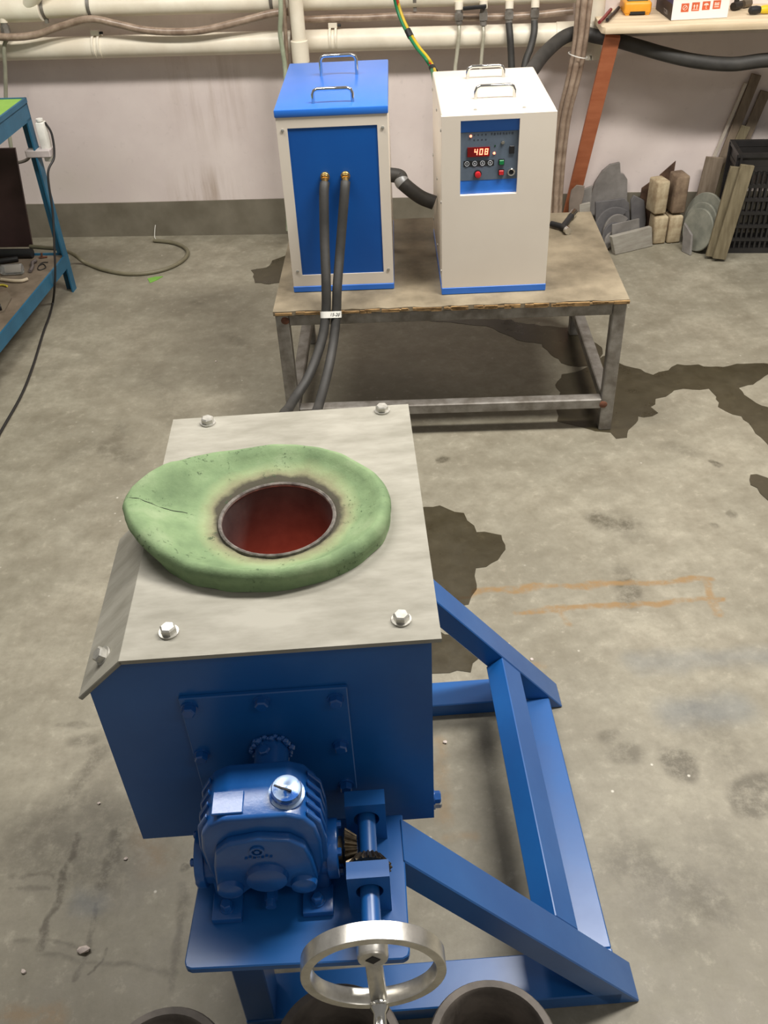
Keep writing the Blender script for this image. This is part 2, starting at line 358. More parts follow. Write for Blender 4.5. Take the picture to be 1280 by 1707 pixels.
# cross beam, flush with the slanted braces
ds = Vector((-1, 0, SL)).normalized(); dn = Vector((SL, 0, 1)).normalized()
pA, pB = Vector((.539, 0, .1332 * SL)), Vector((.578, 0, (RX - .578) * SL)); cm_ = (pA + pB) / 2 - dn * .02
fr = nb(); obox(fr, (cm_.x, (YF + CW + YR) / 2, cm_.z), ds, (0, 1, 0), dn, (pA - pB).length, YR - YF - CW - .001, .04); bev(fr, .0015, 1); obj('cross_beam', fr, BLUE, F)
for y in (YF, YR):
    fr = nb(); box(fr, .05, .096, y + .002, y + CW - .002, .035, .445); bev(fr, .002, 1); obj('post', fr, BLUE, F)
ZP = .458
fr = nb(); prism(fr, [(.0405, -.192), (.0425, -.1985), (.049, -.2015), (.299, -.2085), (.3055, -.2055), (.308, -.199), (.312, -.015), (.052, -.012)], ZP - .012, ZP, 'z'); bev(fr, .0015, 1); obj('gear_platform', fr, BLUE, F)
fr = nb(); box(fr, .05, .312, YR - .002, YR + CW, ZP - .012, ZP); bev(fr, .0015, 1); obj('rear_platform', fr, BLUE, F)
fr = nb(); box(fr, .12, .18, YR + .005, YR + .055, ZP, .62); bev(fr, .003, 1); rb = obj('rear_bearing', fr, BLUE, F)
fr = nb(); cyl(fr, (.152, .492, .589), (.152, YR + .065, .589), .018); obj('rear_shaft', fr, BLUE, F)
# --- body (five-sided box)
e = .015; ZB = .398
fr = nb(); V0 = [(-.051, ZB), (.001, ZB), (FW - .0105, ZB), (FW - .0105, FZ - .006), (.001, FZ - .006), (-.051, FZ - .058)]
YM, YB = .285, .492
fa_ = [fr.verts.new((x, e, z)) for x, z in V0]; fm_ = [fr.verts.new((V0[i][0], YM, V0[i][1])) for i in (0, 1, 4, 5)]; fb_ = [fr.verts.new((V0[i][0], YB, V0[i][1])) for i in (1, 2, 3, 4)]
for q in ((fa_[0], fa_[1], fa_[2], fa_[3], fa_[4], fa_[5]), (fm_[0], fm_[1], fm_[2], fm_[3]), (fb_[0], fb_[1], fb_[2], fb_[3]), (fa_[0], fm_[0], fm_[3], fa_[5]), (fa_[5], fm_[3], fm_[2], fa_[4]), (fa_[2], fb_[1], fb_[2], fa_[3]), (fm_[1], fb_[0], fb_[3], fm_[2]), (fa_[0], fa_[1], fm_[1], fm_[0]), (fa_[1], fa_[2], fb_[1], fb_[0], fm_[1])): fr.faces.new(q)
BODY = obj('body', fr, BLUE, F)
# --- top plate with hole and folded flap
def top_plate():
    bm = nb(); cx, cy, rr = .1729, .2321, .083; n = 48
    def outer(t):
        dx, dy = math.cos(t), math.sin(t); k = min(((FW - cx) / dx if dx > 0 else (cx) / -dx) if abs(dx) > 1e-6 else 9, ((FD - cy) / dy if dy > 0 else cy / -dy) if abs(dy) > 1e-6 else 9)
        return (cx + dx * k, cy + dy * k)
    ang = sorted([2 * PI * i / n for i in range(n)] + [math.atan2(y - cy, x - cx) % (2 * PI) for x, y in ((0, 0), (FW, 0), (FW, FD), (0, FD))])
    lay = []
    for z in (FZ, FZ - .006):
        lay.append(([bm.verts.new((cx + rr * math.cos(t), cy + rr * math.sin(t), z)) for t in ang], [bm.verts.new((*outer(t), z)) for t in ang]))
    bridge(bm, lay[0][0], lay[0][1]); bridge(bm, lay[1][0], lay[1][1]); bridge(bm, lay[0][0], lay[1][0]); bridge(bm, lay[0][1], lay[1][1])
    return bm
TP = obj('top_plate', top_plate(), STEELP, F)
fr = nb(); a_ = Vector((0, 0, FZ)); b_ = Vector((-.0605, 0, FZ - .058)); d_ = (b_ - a_).normalized(); nn = Vector((-d_.z, 0, d_.x)); nn = nn if nn.z > 0 else -nn
cc = (a_ + b_) / 2 - nn * .003
obox(fr, (cc.x, .145, cc.z), d_, (0, 1, 0), nn, (b_ - a_).length, .29, .006); bev(fr, .001, 1); FLAP = obj('folded_flap', fr, STEELP, F)
TB = mesh('plate_bolt', hexbolt(.0098, .0105), ZINC)
for x, y in ((.056, .488), (.326, .490), (.324, .034), (.052, .040)): link('bolt', TB, TP, (x, y, FZ), (0, 0, random.random()))
fa = math.atan2(nn.x, nn.z)
for y in (.036,):
    p = a_.lerp(b_, .48) + nn * .0005; link('bolt', TB, FLAP, (p.x, y, p.z), (0, fa, .3))
# --- green refractory collar with pouring spout
def collar_mat():
    k = NT('green_refractory'); O = k.obj()
    n1 = k.noise(O, 18, 6, .6); n2 = k.noise(O, 140, 5, .7)
    base = k.ramp(n1, [(.3, rgba((104, 126, 92))), (.52, rgba((124, 147, 108))), (.72, rgba((142, 160, 124)))])
    s = k.n('ShaderNodeVectorMath', operation='SUBTRACT'); k.l(O, s.inputs[0]); s.inputs[1].default_value = (.1729, .2321, 0)
    m_ = k.n('ShaderNodeVectorMath', operation='MULTIPLY'); k.l(s.outputs[0], m_.inputs[0]); m_.inputs[1].default_value = (1, 1, 0)
    ln = k.n('ShaderNodeVectorMath', operation='LENGTH'); k.l(m_.outputs[0], ln.inputs[0]); r = ln.outputs['Value']
    rn = k.math('ADD', r, k.math('MULTIPLY', k.math('SUBTRACT', n1, .5), .03))
    sp = k.n('ShaderNodeSeparateXYZ'); k.l(s.outputs[0], sp.inputs[0])
    rn = k.math('SUBTRACT', rn, k.rng(sp.outputs[1], -.05, .09, .0, .014))
    base = k.mix(k.rng(rn, .097, .085, 0, .8), base, rgba((104, 94, 80)))
    base = k.mix(k.rng(rn, .106, .096, 0, .3), base, rgba((168, 168, 128)))
    base = k.mix(k.rng(rn, .0855, .079, 0, .85), base, rgba((52, 46, 42)))
    pit = k.math('MULTIPLY', k.rng(n2, .57, .64, 0, 1), k.rng(k.noise(O, 22, 3), .49, .6, 0, .8))
    base = k.mix(pit, base, rgba((58, 74, 52)))
    k.l(base, k.b.inputs['Base Color']); k.b.inputs['Roughness'].default_value = .8; k.b.inputs['Specular IOR Level'].default_value = .25
    k.bump(n2, .35, .002); return k.m
def collar():
    bm = nb(); cx, cy = .1729, .2321
    tab = [(-180, .199), (-171, .191), (-163, .183), (-153, .172), (-139, .158), (-120, .144), (-98, .1365), (-77, .136), (-57, .139), (-38, .145), (-22, .15), (0, .152), (17, .152), (42, .146), (78, .147), (105, .151), (130, .165), (141, .175), (150, .186), (158, .197), (166, .2085), (172, .209), (180, .199)]
    def Ro(d):
        for i in range(len(tab) - 1):
            if tab[i][0] <= d <= tab[i + 1][0]:
                t = (d - tab[i][0]) / (tab[i + 1][0] - tab[i][0]); t = t * t * (3 - 2 * t) * .4 + t * .6; return tab[i][1] * (1 - t) + tab[i + 1][1] * t
    n = 120; rows = []
    import mathutils
    for i in range(n):
        d = -180 + 360 * i / n; t = math.radians(d); R = Ro(d)
        dd = abs((d - 171.5 + 180) % 360 - 180); sp = max(0, 1 - dd / 60); sp = sp * sp * (3 - 2 * sp)
        gr = max(0, 1 - dd / 24)
        hc = .806 + .022 * sp - .017 * gr * sp
        row = []
        def P(r, z):
            x, y = cx + r * math.cos(t), cy + r * math.sin(t)
            jz = mathutils.noise.noise(Vector((x, y, z)) * 40) * .0016; jr = mathutils.noise.noise(Vector((x, y, z)) * 28 + Vector((9, 3, 1))) * .0016
            return bm.verts.new((x + jr * math.cos(t), y + jr * math.sin(t), z + jz))
        def base(r):
            x = cx + r * math.cos(t); return FZ + .0003 + min(0, x) * 1.0
        for r, z in ((.0785, .772), (.0785, .779), (.081, .7805)): row.append(P(r, z))
        dish = [(.12, .7815), (.25, .783), (.4, .786), (.55, .791), (.68, .7975), (.8, .804)]
        for f, z in dish:
            r = .081 + (R - .081) * f
            if sp > 0: z = z + (hc - .806) * (f / .8) ** 1.1
            row.append(P(r, z - .003 * gr * (1 - f)))
        row.append(P(R - .009, hc - .0015)); row.append(P(R - .0045, hc - .0045)); row.append(P(R - .0015, hc - .009)); row.append(P(R, hc - .014))
        zb = base(R) if sp < .75 else max(base(R), hc - .05)
        zb = max(zb, FZ - .02) if sp > 0 else zb
        row.append(P(R - .002 - .012 * sp, zb + (hc - .014 - zb) * .45)); row.append(P(R - .001 - .03 * sp, zb))
        rows.append(row)
    for i in range(n):
        A, B = rows[i], rows[(i + 1) % n]
        for j in range(len(A) - 1): bm.faces.new((A[j], B[j], B[j + 1], A[j + 1]))
        bm.faces.new((A[-1], B[-1], B[0], A[0]))
    return bm
COL = obj('refractory_collar', collar(), collar_mat(), F, 'green cast refractory collar with a pouring spout', 50)
from mathutils.bvhtree import BVHTree
CBV = BVHTree.FromPolygons([v.co[:] for v in COL.data.vertices], [p.vertices[:] for p in COL.data.polygons])
def CZ(x, y):
    h = CBV.ray_cast(Vector((x, y, 1)), Vector((0, 0, -1)))[0]; return (h.z if h else .815) - .0002
fr = nb(); tube(fr, [(x, y, CZ(x, y)) for x, y in ((-.025, .263), (-.018, .2605), (-.01, .2595), (-.002, .2565), (.006, .2565), (.014, .2535), (.024, .253), (.034, .2515), (.045, .2525), (.052, .251))], .0008, 5, 3)
obj('crack', fr, mat('crack_dark', (40, 48, 36), .9), COL)
# --- crucible inside, glowing towards its depth
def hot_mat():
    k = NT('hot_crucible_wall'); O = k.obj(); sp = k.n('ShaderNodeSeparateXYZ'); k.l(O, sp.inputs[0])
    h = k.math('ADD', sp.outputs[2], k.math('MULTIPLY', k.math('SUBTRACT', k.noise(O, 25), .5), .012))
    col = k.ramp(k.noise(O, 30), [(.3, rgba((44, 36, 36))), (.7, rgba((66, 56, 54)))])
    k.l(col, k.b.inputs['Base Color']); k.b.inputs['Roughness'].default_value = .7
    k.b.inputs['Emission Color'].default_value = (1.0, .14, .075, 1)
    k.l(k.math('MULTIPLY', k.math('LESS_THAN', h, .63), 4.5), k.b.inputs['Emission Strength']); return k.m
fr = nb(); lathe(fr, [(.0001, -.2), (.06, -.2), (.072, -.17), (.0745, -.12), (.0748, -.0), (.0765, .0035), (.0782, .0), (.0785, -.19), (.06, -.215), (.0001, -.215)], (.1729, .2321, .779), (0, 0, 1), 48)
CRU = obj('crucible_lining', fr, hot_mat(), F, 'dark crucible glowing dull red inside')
fr = nb(); lathe(fr, [(.0735, 0), (.074, .0028), (.0765, .0042), (.0785, .003), (.0788, -.001), (.075, -.002)], (.1729, .2321, .780), (0, 0, 1), 48, True); obj('crucible_rim', fr, mat('ashy_rim', (128, 122, 116), .85, c2=(78, 72, 68), scale=70, bump=.4), CRU)
# --- cover plate on the front of the body
fr = nb(); box(fr, .051, .254, e - .006, e + .0005, .487, .692); bev(fr, .0012, 1); CP = obj('cover_plate', fr, BLUE, F)
CB = mesh('cover_bolt', hexbolt(.0085, .011), BLUE2)
for x, z in ((.062, .676), (.150, .679), (.239, .674), (.062, .585), (.239, .585), (.240, .500)): link('bolt', CB, CP, (x, e - .006, z), (PI / 2, random.random(), 0))
link('bolt', CB, BODY, (FW - .0105, .03, .425), (0, PI / 2, 0)); link('bolt', mesh('side_bolt', hexbolt(.008, .012), ZINC), BODY, (FW - .0105, .03, .412), (0, PI / 2, 0))
# --- drive shaft and weld
fr = nb(); cyl(fr, (.152, e - .004, .589), (.152, -.05, .589), .0215, None, 28); SH = obj('drive_shaft', fr, BLUE2, F)
fr = nb()
for i in range(34):
    t = 2 * PI * i / 34; r = .0235 + random.uniform(-.001, .003)
    bmesh.ops.create_icosphere(fr, subdivisions=1, radius=random.uniform(.003, .0055), matrix=Matrix.Translation((.152 + r * math.cos(t), e - .008 - random.uniform(0, .004), .589 + r * math.sin(t))))
obj('weld_bead', fr, BLUE2, SH)
link('set_bolt', mesh('set_bolt', hexbolt(.0075, .006, False), BLUE2), SH, (.146, -.012, .6098), (0, -.25, 0))
# --- worm gearbox
GX = .143
fr = nb(); out = [(-.064, .5), (-.069, .53), (-.07, .575), (-.066, .605), (-.054, .625), (-.036, .634), (.036, .634), (.054, .625), (.066, .605), (.07, .575), (.069, .53), (.064, .5)]
prism(fr, [(GX + a, b) for a, b in out], -.122, -.045); bev(fr, .005, 3, 20); GB = obj('gearbox', fr, BLUE2, F, 'blue painted cast worm gearbox')
fr = nb(); arch = [(-.058, .497), (-.05, .49), (-.034, .49), (-.026, .5), (-.012, .512), (.012, .512), (.026, .5), (.034, .49), (.05, .49), (.058, .497), (.061, .515), (.058, .555), (.052, .585), (.036, .602), (.0, .609), (-.036, .602), (-.052, .585), (-.058, .555), (-.061, .515)]
prism(fr, [(GX + a, b) for a, b in arch], -.134, -.121); bev(fr, .004, 3, 20); obj('front_cover', fr, BLUE2, GB)
fr = nb(); lathe(fr, [(.026, 0), (.024, .007), (.018, .009)], (GX + .002, -.1335, .532), (0, -1, 0), 32); obj('cover_boss', fr, BLUE2, GB)
for x, z in ((-.044, .512), (.044, .512)):
    fr = nb(); lathe(fr, [(.0165, 0), (.015, .006), (.008, .009)], (GX + x, -.1335, z), (0, -1, 0), 24); obj('cover_lobe', fr, BLUE2, GB)
fr = nb(); lathe(fr, [(.0085, 0), (.0085, .0025), (.0062, .0025), (.0062, .0)], (GX - .003, -.1345, .588), (0, -1, 0), 20, True); cyl(fr, (GX - .003, -.134, .588), (GX - .003, -.137, .588), .003); obj('cast_emblem', fr, BLUE2, GB)
fr = nb()
for i in range(7): box(fr, GX - .019 + i * .0048, GX - .0155 + i * .0048, -.1362, -.134, .573, .5745 + .002 * (i % 2))
obj('cast_lettering', fr, BLUE2, GB)
for i in range(5):
    y = -.112 + i * .0135; fr = nb(); pts = [(GX + .066, .5), (GX + .0745, .52), (GX + .0755, .57), (GX + .072, .604), (GX + .058, .626), (GX + .056, .618), (GX + .062, .6)]
    prism(fr, pts, y - .003, y + .003); bev(fr, .0012, 1, 20); obj('fin', fr, BLUE2, GB)
for i in range(4):
    y = -.108 + i * .0165; fr = nb(); pts = [(GX - .066, .5), (GX - .0735, .52), (GX - .0745, .57), (GX - .071, .604), (GX - .058, .626), (GX - .056, .618), (GX - .062, .6)]
    prism(fr, pts, y - .003, y + .003); bev(fr, .0012, 1, 20); obj('fin', fr, BLUE2, GB)
fr = nb(); obox(fr, (GX - .032, -.1005, .6345), (1, 0, 0), (0, 1, .0), (0, 0, 1), .036, .03, .0045); bev(fr, .001, 1); obj('name_pad', fr, BLUE2, GB)
fr = nb(); lathe(fr, [(.021, 0), (.021, .003), (.0178, .004), (.0178, .012), (.0165, .0145), (.006, .0145), (.004, .0155), (.001, .0155)], (.178, -.093, .633), (.08, -.12, 1), 28); CAPM = obj('filler_cap', fr, mat('cap_paint_worn', (150, 172, 205), .25, .5, c2=(34, 90, 170), scale=55, lo=.42, hi=.5), GB)
fr = nb(); obox(fr, (.175, -.0955, .6483), (1, -.45, 0), (.45, 1, 0), (0, 0, 1), .022, .002, .002); obj('slot', fr, INK, CAPM)
fr = nb(); cyl(fr, (GX - .08, -.088, .507), (GX + .078, -.088, .507), .031, None, 28); obj('worm_housing', fr, BLUE2, GB)
fr = nb(); cyl(fr, (GX + .072, -.088, .507), (GX + .086, -.088, .507), .036, None, 28); bev(fr, .002, 2); obj('end_flange', fr, BLUE2, GB)
fr = nb(); cyl(fr, (GX - .088, -.088, .507), (GX - .076, -.088, .507), .036, None, 28); bev(fr, .002, 2); obj('end_flange', fr, BLUE2, GB)
SB = mesh('small_bolt', hexbolt(.0048, .006, False), BLUE2)
for t in (.8, 2.3, 3.9, 5.5):
    link('flange_bolt', SB, GB, (GX + .086, -.088 + .028 * math.cos(t), .507 + .028 * math.sin(t)), (0, PI / 2, 0)); link('flange_bolt', SB, GB, (GX - .088, -.088 + .028 * math.cos(t), .507 + .028 * math.sin(t)), (0, -PI / 2, 0))
FB = mesh('foot_bolt', hexbolt(.0075, .012), BLUE2)
for x0, x1 in ((.070, .107), (.181, .219)):
    for y0, y1 in ((-.15, -.112), (-.064, -.03)):
        fr = nb(); box(fr, x0, x1, y0, y1, ZP, ZP + .011); bev(fr, .002, 2); ft = obj('foot', fr, BLUE2, GB)
        link('bolt', FB, F, ((x0 + x1) / 2, (y0 + y1) / 2 - .004, ZP + .011), (0, 0, random.random())).name = 'foot_bolt'
    fr = nb(); box(fr, x0 + .003, x1 - .003, -.118, -.045, ZP + .005, .52); bev(fr, .004, 2); obj('pedestal', fr, BLUE2, GB)
fr = nb(); cyl(fr, (.144, -.112, .487), (.144, -.138, .483), .008, None, 6); cyl(fr, (.144, -.136, .4835), (.144, -.146, .482), .0065, None, 14); obj('drain_plug', fr, BLUE2, GB)
# --- bevel gears
def bevel(bm, org, axis, r0, r1, h, teeth, bore):
    a, b, d = basis(axis); n = teeth * 4; R = []
    for (rr, hh, dep) in ((r0 * .7, -.004, 0), (r0 * .92, -.001, 0), (r0, 0, .13), (r1, h, .16), (r1 * .6, h - .002, 0), (bore, h - .004, 0)):
        R.append([bm.verts.new(Vector(org) + d * hh + (a * math.cos(2 * PI * i / n) + b * math.sin(2 * PI * i / n)) * (rr * (1 - (dep if i % 4 in (2, 3) else 0)))) for i in range(n)])
    for i in range(len(R) - 1): bridge(bm, R[i], R[i + 1])
    bm.faces.new(R[0][::-1]); bm.faces.new(R[-1])
HX, HZ = .265, .505
fr = nb(); bevel(fr, (.238, -.09, HZ), (1, 0, 0), .026, .016, .014, 18, .008); cyl(fr, (.226, -.09, HZ), (.238, -.09, HZ), .0165); obj('bevel_pinion', fr, GEARS, F, 'oily bare steel bevel pinion', 20)
fr = nb(); bevel(fr, (HX, -.118, HZ), (0, 1, 0), .029, .018, .014, 20, .01); cyl(fr, (HX, -.128, HZ), (HX, -.118, HZ), .018); obj('bevel_gear', fr, GEARS, F, 'oily bare steel bevel gear', 20)
# --- bearing blocks with bored holes
for y0, y1 in ((-.05, -.028), (-.148, -.126)):
    bm = nb(); n = 32; ang = sorted([2 * PI * i / n for i in range(n)] + [math.atan2(z - HZ, x - HX) % (2 * PI) for x, z in ((.239, ZP), (.29, ZP), (.29, .536), (.239, .536))])
    def oo(t):
        dx, dz = math.cos(t), math.sin(t); kx = ((.29 - HX) / dx if dx > 0 else (.239 - HX) / dx) if abs(dx) > 1e-6 else 9; kz = ((.536 - HZ) / dz if dz > 0 else (ZP - HZ) / dz) if abs(dz) > 1e-6 else 9
        k_ = min(kx, kz); return HX + dx * k_, HZ + dz * k_
    L_ = []
    for y in (y0, y1): L_.append(([bm.verts.new((HX + .0165 * math.cos(t), y, HZ + .0165 * math.sin(t))) for t in ang], [bm.verts.new((oo(t)[0], y, oo(t)[1])) for t in ang]))
    bridge(bm, L_[0][0], L_[0][1]); bridge(bm, L_[1][0], L_[1][1]); bridge(bm, L_[0][0], L_[1][0]); bridge(bm, L_[0][1], L_[1][1])
    obj('bearing_block', bm, BLUE, F)
fr = nb(); cyl(fr, (HX, -.02, HZ), (HX, -.224, HZ), .0115, None, 24); obj('crank_shaft', fr, BLUE, F)
# --- handwheel
WYC = -.237; WR = .0815
fr = nb(); lathe(fr, [(WR - .0075, -.0105), (WR - .0005, -.0105), (WR, -.010), (WR, .010), (WR - .0005, .0105), (WR - .007, .0105), (WR - .0075, .008), (WR - .0115, .007), (WR - .0115, -.0085), (WR - .0105, -.0105)], (HX, WYC, HZ), (0, 1, 0), 64, True); HWH = obj('handwheel', fr, WHEEL, F, 'polished metal handwheel with a crank handle', 30)
fr = nb(); lathe(fr, [(.0165, -.008), (.018, -.005), (.018, .016), (.014, .02)], (HX, -.222, HZ), (0, 1, 0), 32); obj('hub', fr, WHEEL, HWH)
fr = nb(); lathe(fr, [(.0085, 0), (.0085, .0006)], (HX, -.2301, HZ), (0, -1, 0), 4); obj('shaft_end', fr, INK, HWH)
p_ = Vector((HX, -.223, HZ - .012)); q_ = Vector((HX + .003, WYC - .004, HZ - WR + .008)); d_ = (q_ - p_).normalized()
fr = nb(); obox(fr, (p_ + q_) / 2, (1, 0, 0), Vector((1, 0, 0)).cross(d_), d_, .02, .013, (q_ - p_).length); bev(fr, .004, 2); obj('spoke', fr, WHEEL, HWH)
fr = nb(); lathe(fr, [(.006, 0), (.011, .004), (.011, .01), (.0075, .016), (.0082, .03), (.0095, .06), (.009, .078), (.004, .083)], (HX + .003, WYC - .006, HZ - WR + .010), (0, -1, 0), 24); obj('handle', fr, CHROME, HWH, 'chrome crank handle')
# coil terminals at the back
for x in (.085, .225):
    fr = nb(); cyl(fr, (x, .49, .53), (x, .53, .53), .012); obj('coil_terminal', fr, BRASS, F)

# ================================================================== CRUCIBLES ON THE FLOOR
def crucible(px_c, ztop, R, label, h):
    c = at_z(*px_c, ztop); bm = nb(); t = .014
    lathe(bm, [(R * .68, 0), (R * .74, .01), (R * .9, h * .45), (R, h - .006), (R - .003, h), (R - t + .002, h), (R - t - .001, h - .005), (R * .9 - t, h * .45), (R * .7 - t, .03), (.001, .022)], (0, 0, 0), (0, 0, 1), 48)
    o = link('crucible', mesh('crucible', bm, GRAPH), None, (c.x, c.y, ztop - h)); tag(o, label, 'crucible', 'graphite crucibles in front of the furnace')
crucible((822, 1742), .25, .086, 'grey round crucible in front of the base rail, clear of the handwheel', .25)
crucible((563, 1748), .25, .086, 'grey round crucible standing under the handwheel rim', .25)
crucible((270, 1790), .25, .086, 'grey round crucible beside the furnace post, barely showing its rim', .25)

# ================================================================== BENCH AND THE TWO CABINETS
TX, TY, TYAW, TW, TD, TH = -.2716, 2.3122, -.0429, .9592, .6333, .4204
T = thing('low_bench', 'low steel frame bench with worn plywood top carrying two cabinets', 'bench', (TX, TY, 0), TYAW)
bm = nb()
nx = 40; pts = [(i * TW / nx, random.uniform(-.0035, .0035) if 0 < i < nx else 0) for i in range(nx + 1)] + [(TW, TD), (0, TD)]
prism(bm, pts, TH - .013, TH, 'z'); bmesh.ops.triangulate(bm, faces=[f for f in bm.faces if len(f.verts) > 4]); obj('plywood_top', bm, PLYT, T)
bm = nb()
for i in range(60):
    x = random.uniform(.0, TW); l = random.uniform(.01, .05)
    box(bm, x, min(TW, x + l), -.005, .0, TH - .0125 + random.uniform(0, .006), TH - random.uniform(.001, .005))
obj('chipped_edge', bm, mat('splintered_wood', (178, 144, 96), .8, c2=(104, 78, 48), scale=40, stretch=(1, 4, 8)), T)
LT = .036; zf = TH - .013
for x, y in ((0.004, .004), (TW - .004 - LT, .004), (0.004, TD - LT - .004), (TW - .004 - LT, TD - LT - .004)):
    bm = nb(); box(bm, x, x + LT, y, y + LT, 0, zf); bev(bm, .003, 1); lg = obj('leg', bm, STEEL, T)
for y in (.005, TD - LT - .003):
    bm = nb(); box(bm, LT + .004, TW - LT - .004, y, y + .034, zf - .034, zf); bev(bm, .003, 1); obj('top_rail', bm, STEEL, T)
    if y < .1:
        bm = nb(); box(bm, LT + .004, TW - LT - .004, y, y + .034, .075, .107); bev(bm, .003, 1); obj('stretcher', bm, STEEL, T)
for x in (.005, TW - LT - .003):
    bm = nb(); box(bm, x, x + .034, LT + .004, TD - LT - .004, zf - .034, zf); bev(bm, .003, 1); obj('top_rail', bm, STEEL, T)
    bm = nb(); box(bm, x, x + .034, LT + .004, TD - LT - .004, .075, .107); bev(bm, .003, 1); obj('stretcher', bm, STEEL, T)
RUST = mat('rust_weld', (122, 74, 52), .8, c2=(90, 60, 46), scale=60, bump=.4)
for x, z in ((TW - .035, .09), (.03, TH - .03)):
    bm = nb(); bmesh.ops.create_icosphere(bm, subdivisions=2, radius=.012, matrix=Matrix.Translation((x, .005, z)) @ Matrix.Scale(.35, 4, (0, 1, 0))); obj('weld', bm, RUST, T)

def u_handle(name, parent, x0, x1, y, z, h, m):
    bm = nb(); r = .0045; pts = []
    for (cx, s) in ((x0, -1), (x1, 1)): pass
    c = .012
    P = [(x0, y, z - .001), (x0, y, z + h - c), (x0 + c * .3, y, z + h - c * .3), (x0 + c, y, z + h), (x1 - c, y, z + h), (x1 - c * .3, y, z + h - c * .3), (x1, y, z + h - c), (x1, y, z - .001)]
    tube(bm, P, r, 10, 1, False); return obj(name, bm, m, parent, 'chrome carrying handle', 50)
SCREW = mesh('panel_screw', hexbolt(.0045, .003, False), ZINC)
# --- blue cabinet
AX, AY, AYAW, AW, AD, AH = -.2182, 2.4242, -.0385, .281, .4672, .4862
A = thing('transformer_cabinet', 'blue and cream cabinet with two black hoses from its front panel', 'cabinet', (AX, AY, TH + .0006), AYAW)
bm = nb(); box(bm, .001, AW - .001, .004, AD, .018, AH - .018); bev(bm, .003, 2); obj('body', bm, CREAM, A)
bm = nb(); x0, x1, z0, z1 = .028, .2535, .05, .441; X0, X1, Z0, Z1 = 0.001, AW - .001, .018, AH - .018
for q in ((X0, X1, Z0, z0), (X0, X1, z1, Z1), (X0, x0, z0, z1), (x1, X1, z0, z1)): box(bm, q[0], q[1], 0, .005, q[2], q[3])
bmesh.ops.remove_doubles(bm, verts=bm.verts, dist=1e-5); obj('front_frame', bm, CREAM, A)
bm = nb(); box(bm, x0, x1, .0025, .0045, z0, z1); FP = obj('front_panel', bm, PANELBLUE, A)
for x, z in ((.016, .437), (.267, .434), (.016, .062), (.267, .058)): link('screw', SCREW, A, (x, 0, z), (PI / 2, 0, 0))
bm = nb(); box(bm, 0, AW, -.0015, AD + .001, 0, .018); bev(bm, .002, 1); obj('base_skirt', bm, CABBLUE, A)
bm = nb(); box(bm, -.0015, AW + .0015, -.003, AD + .002, AH - .019, AH); bev(bm, .003, 2); LID = obj('lid', bm, CABBLUE, A)
u_handle('handle', LID, .095, .194, .045, AH, .033, CHROME); u_handle('handle', LID, .100, .197, .312, AH, .05, CHROME)
for x in (.113, .166):
    bm = nb(); cyl(bm, (x, .004, .318), (x, -.006, .318), .012, None, 20); cyl(bm, (x, -.006, .318), (x, -.016, .318), .0115, None, 6); bev(bm, .001, 1)
    cyl(bm, (x, -.014, .318), (x, -.02, .308), .0085, None, 14); obj('hose_fitting', bm, BRASS, A, 'brass hose fitting')
# --- white control cabinet
BX, BY, BYAW, BW, BD, BH = .1915, 2.3588, -.0215, .282, .4236, .471
B = thing('control_cabinet', 'cream induction heater cabinet with lit red 408 display', 'cabinet', (BX, BY, TH + .0006), BYAW)
DEP = .014
bm = nb(); box(bm, 0, BW, DEP, BD, .02, BH); bev(bm, .005, 3); obj('body', bm, CREAM, B)
rx0, rx1, rz0, rz1 = .047, .192, .271, .455
bm = nb(); xs = [0, rx0, rx1, BW]; zs = [.02, rz0, rz1, BH - .004]
V = {}
for i, x in enumerate(xs):
    for j, z in enumerate(zs): V[i, j, 0] = bm.verts.new((x, 0, z)); V[i, j, 1] = bm.verts.new((x, DEP + .001, z))
for i in range(3):
    for j in range(3):
        if (i, j) == (1, 1): continue
        bm.faces.new((V[i, j, 0], V[i + 1, j, 0], V[i + 1, j + 1, 0], V[i, j + 1, 0])); bm.faces.new((V[i, j, 1], V[i, j + 1, 1], V[i + 1, j + 1, 1], V[i + 1, j, 1]))
for i in range(3):
    for j in (0, 3): bm.faces.new((V[i, j, 0], V[i, j, 1], V[i + 1, j, 1], V[i + 1, j, 0]))
for j in range(3):
    for i in (0, 3): bm.faces.new((V[i, j, 0], V[i, j + 1, 0], V[i, j + 1, 1], V[i, j, 1]))
for p_, q_ in (((1, 1), (2, 1)), ((2, 1), (2, 2)), ((2, 2), (1, 2)), ((1, 2), (1, 1))): bm.faces.new((V[(*p_, 0)], V[(*q_, 0)], V[(*q_, 1)], V[(*p_, 1)]))
obj('front_plate', bm, CREAM, B)
bm = nb(); box(bm, -.001, BW + .001, -.001, BD + .001, 0, .02); bev(bm, .0015, 1); obj('base_skirt', bm, CABBLUE, B)
u_handle('handle', B, .094, .192, .126, BH, .03, CHROME); u_handle('handle', B, .09, .187, .325, BH, .03, CHROME)
for y in (.02, .2, .4):
    for z in (.06, .25, .43): link('screw', SCREW, B, (0, y, z), (0, -PI / 2, 0))
link('screw', SCREW, B, (.085, .03, BH)); link('screw', SCREW, B, (.205, .03, BH))
PY = DEP - .002; dz = -.006
bm = nb(); box(bm, rx0, rx1, PY, DEP + .001, rz0, rz1); PAN = obj('control_panel', bm, CABBLUE, B, 'blue and grey control panel in a recess')
bm = nb(); box(bm, rx0 + .0005, rx1 - .0005, PY - .0008, PY, .306, .424); obj('grey_faceplate', bm, mat('panel_grey', (98, 112, 128), .45), PAN)
PYF = PY - .0008
bm = nb(); box(bm, .065, .121, PYF - .003, PYF, .365, .388); DISP = obj('display_window', bm, mat('display_red', (120, 12, 16), .2, c2=(110, 10, 14), scale=3), PAN, 'red numeric display reading 408')
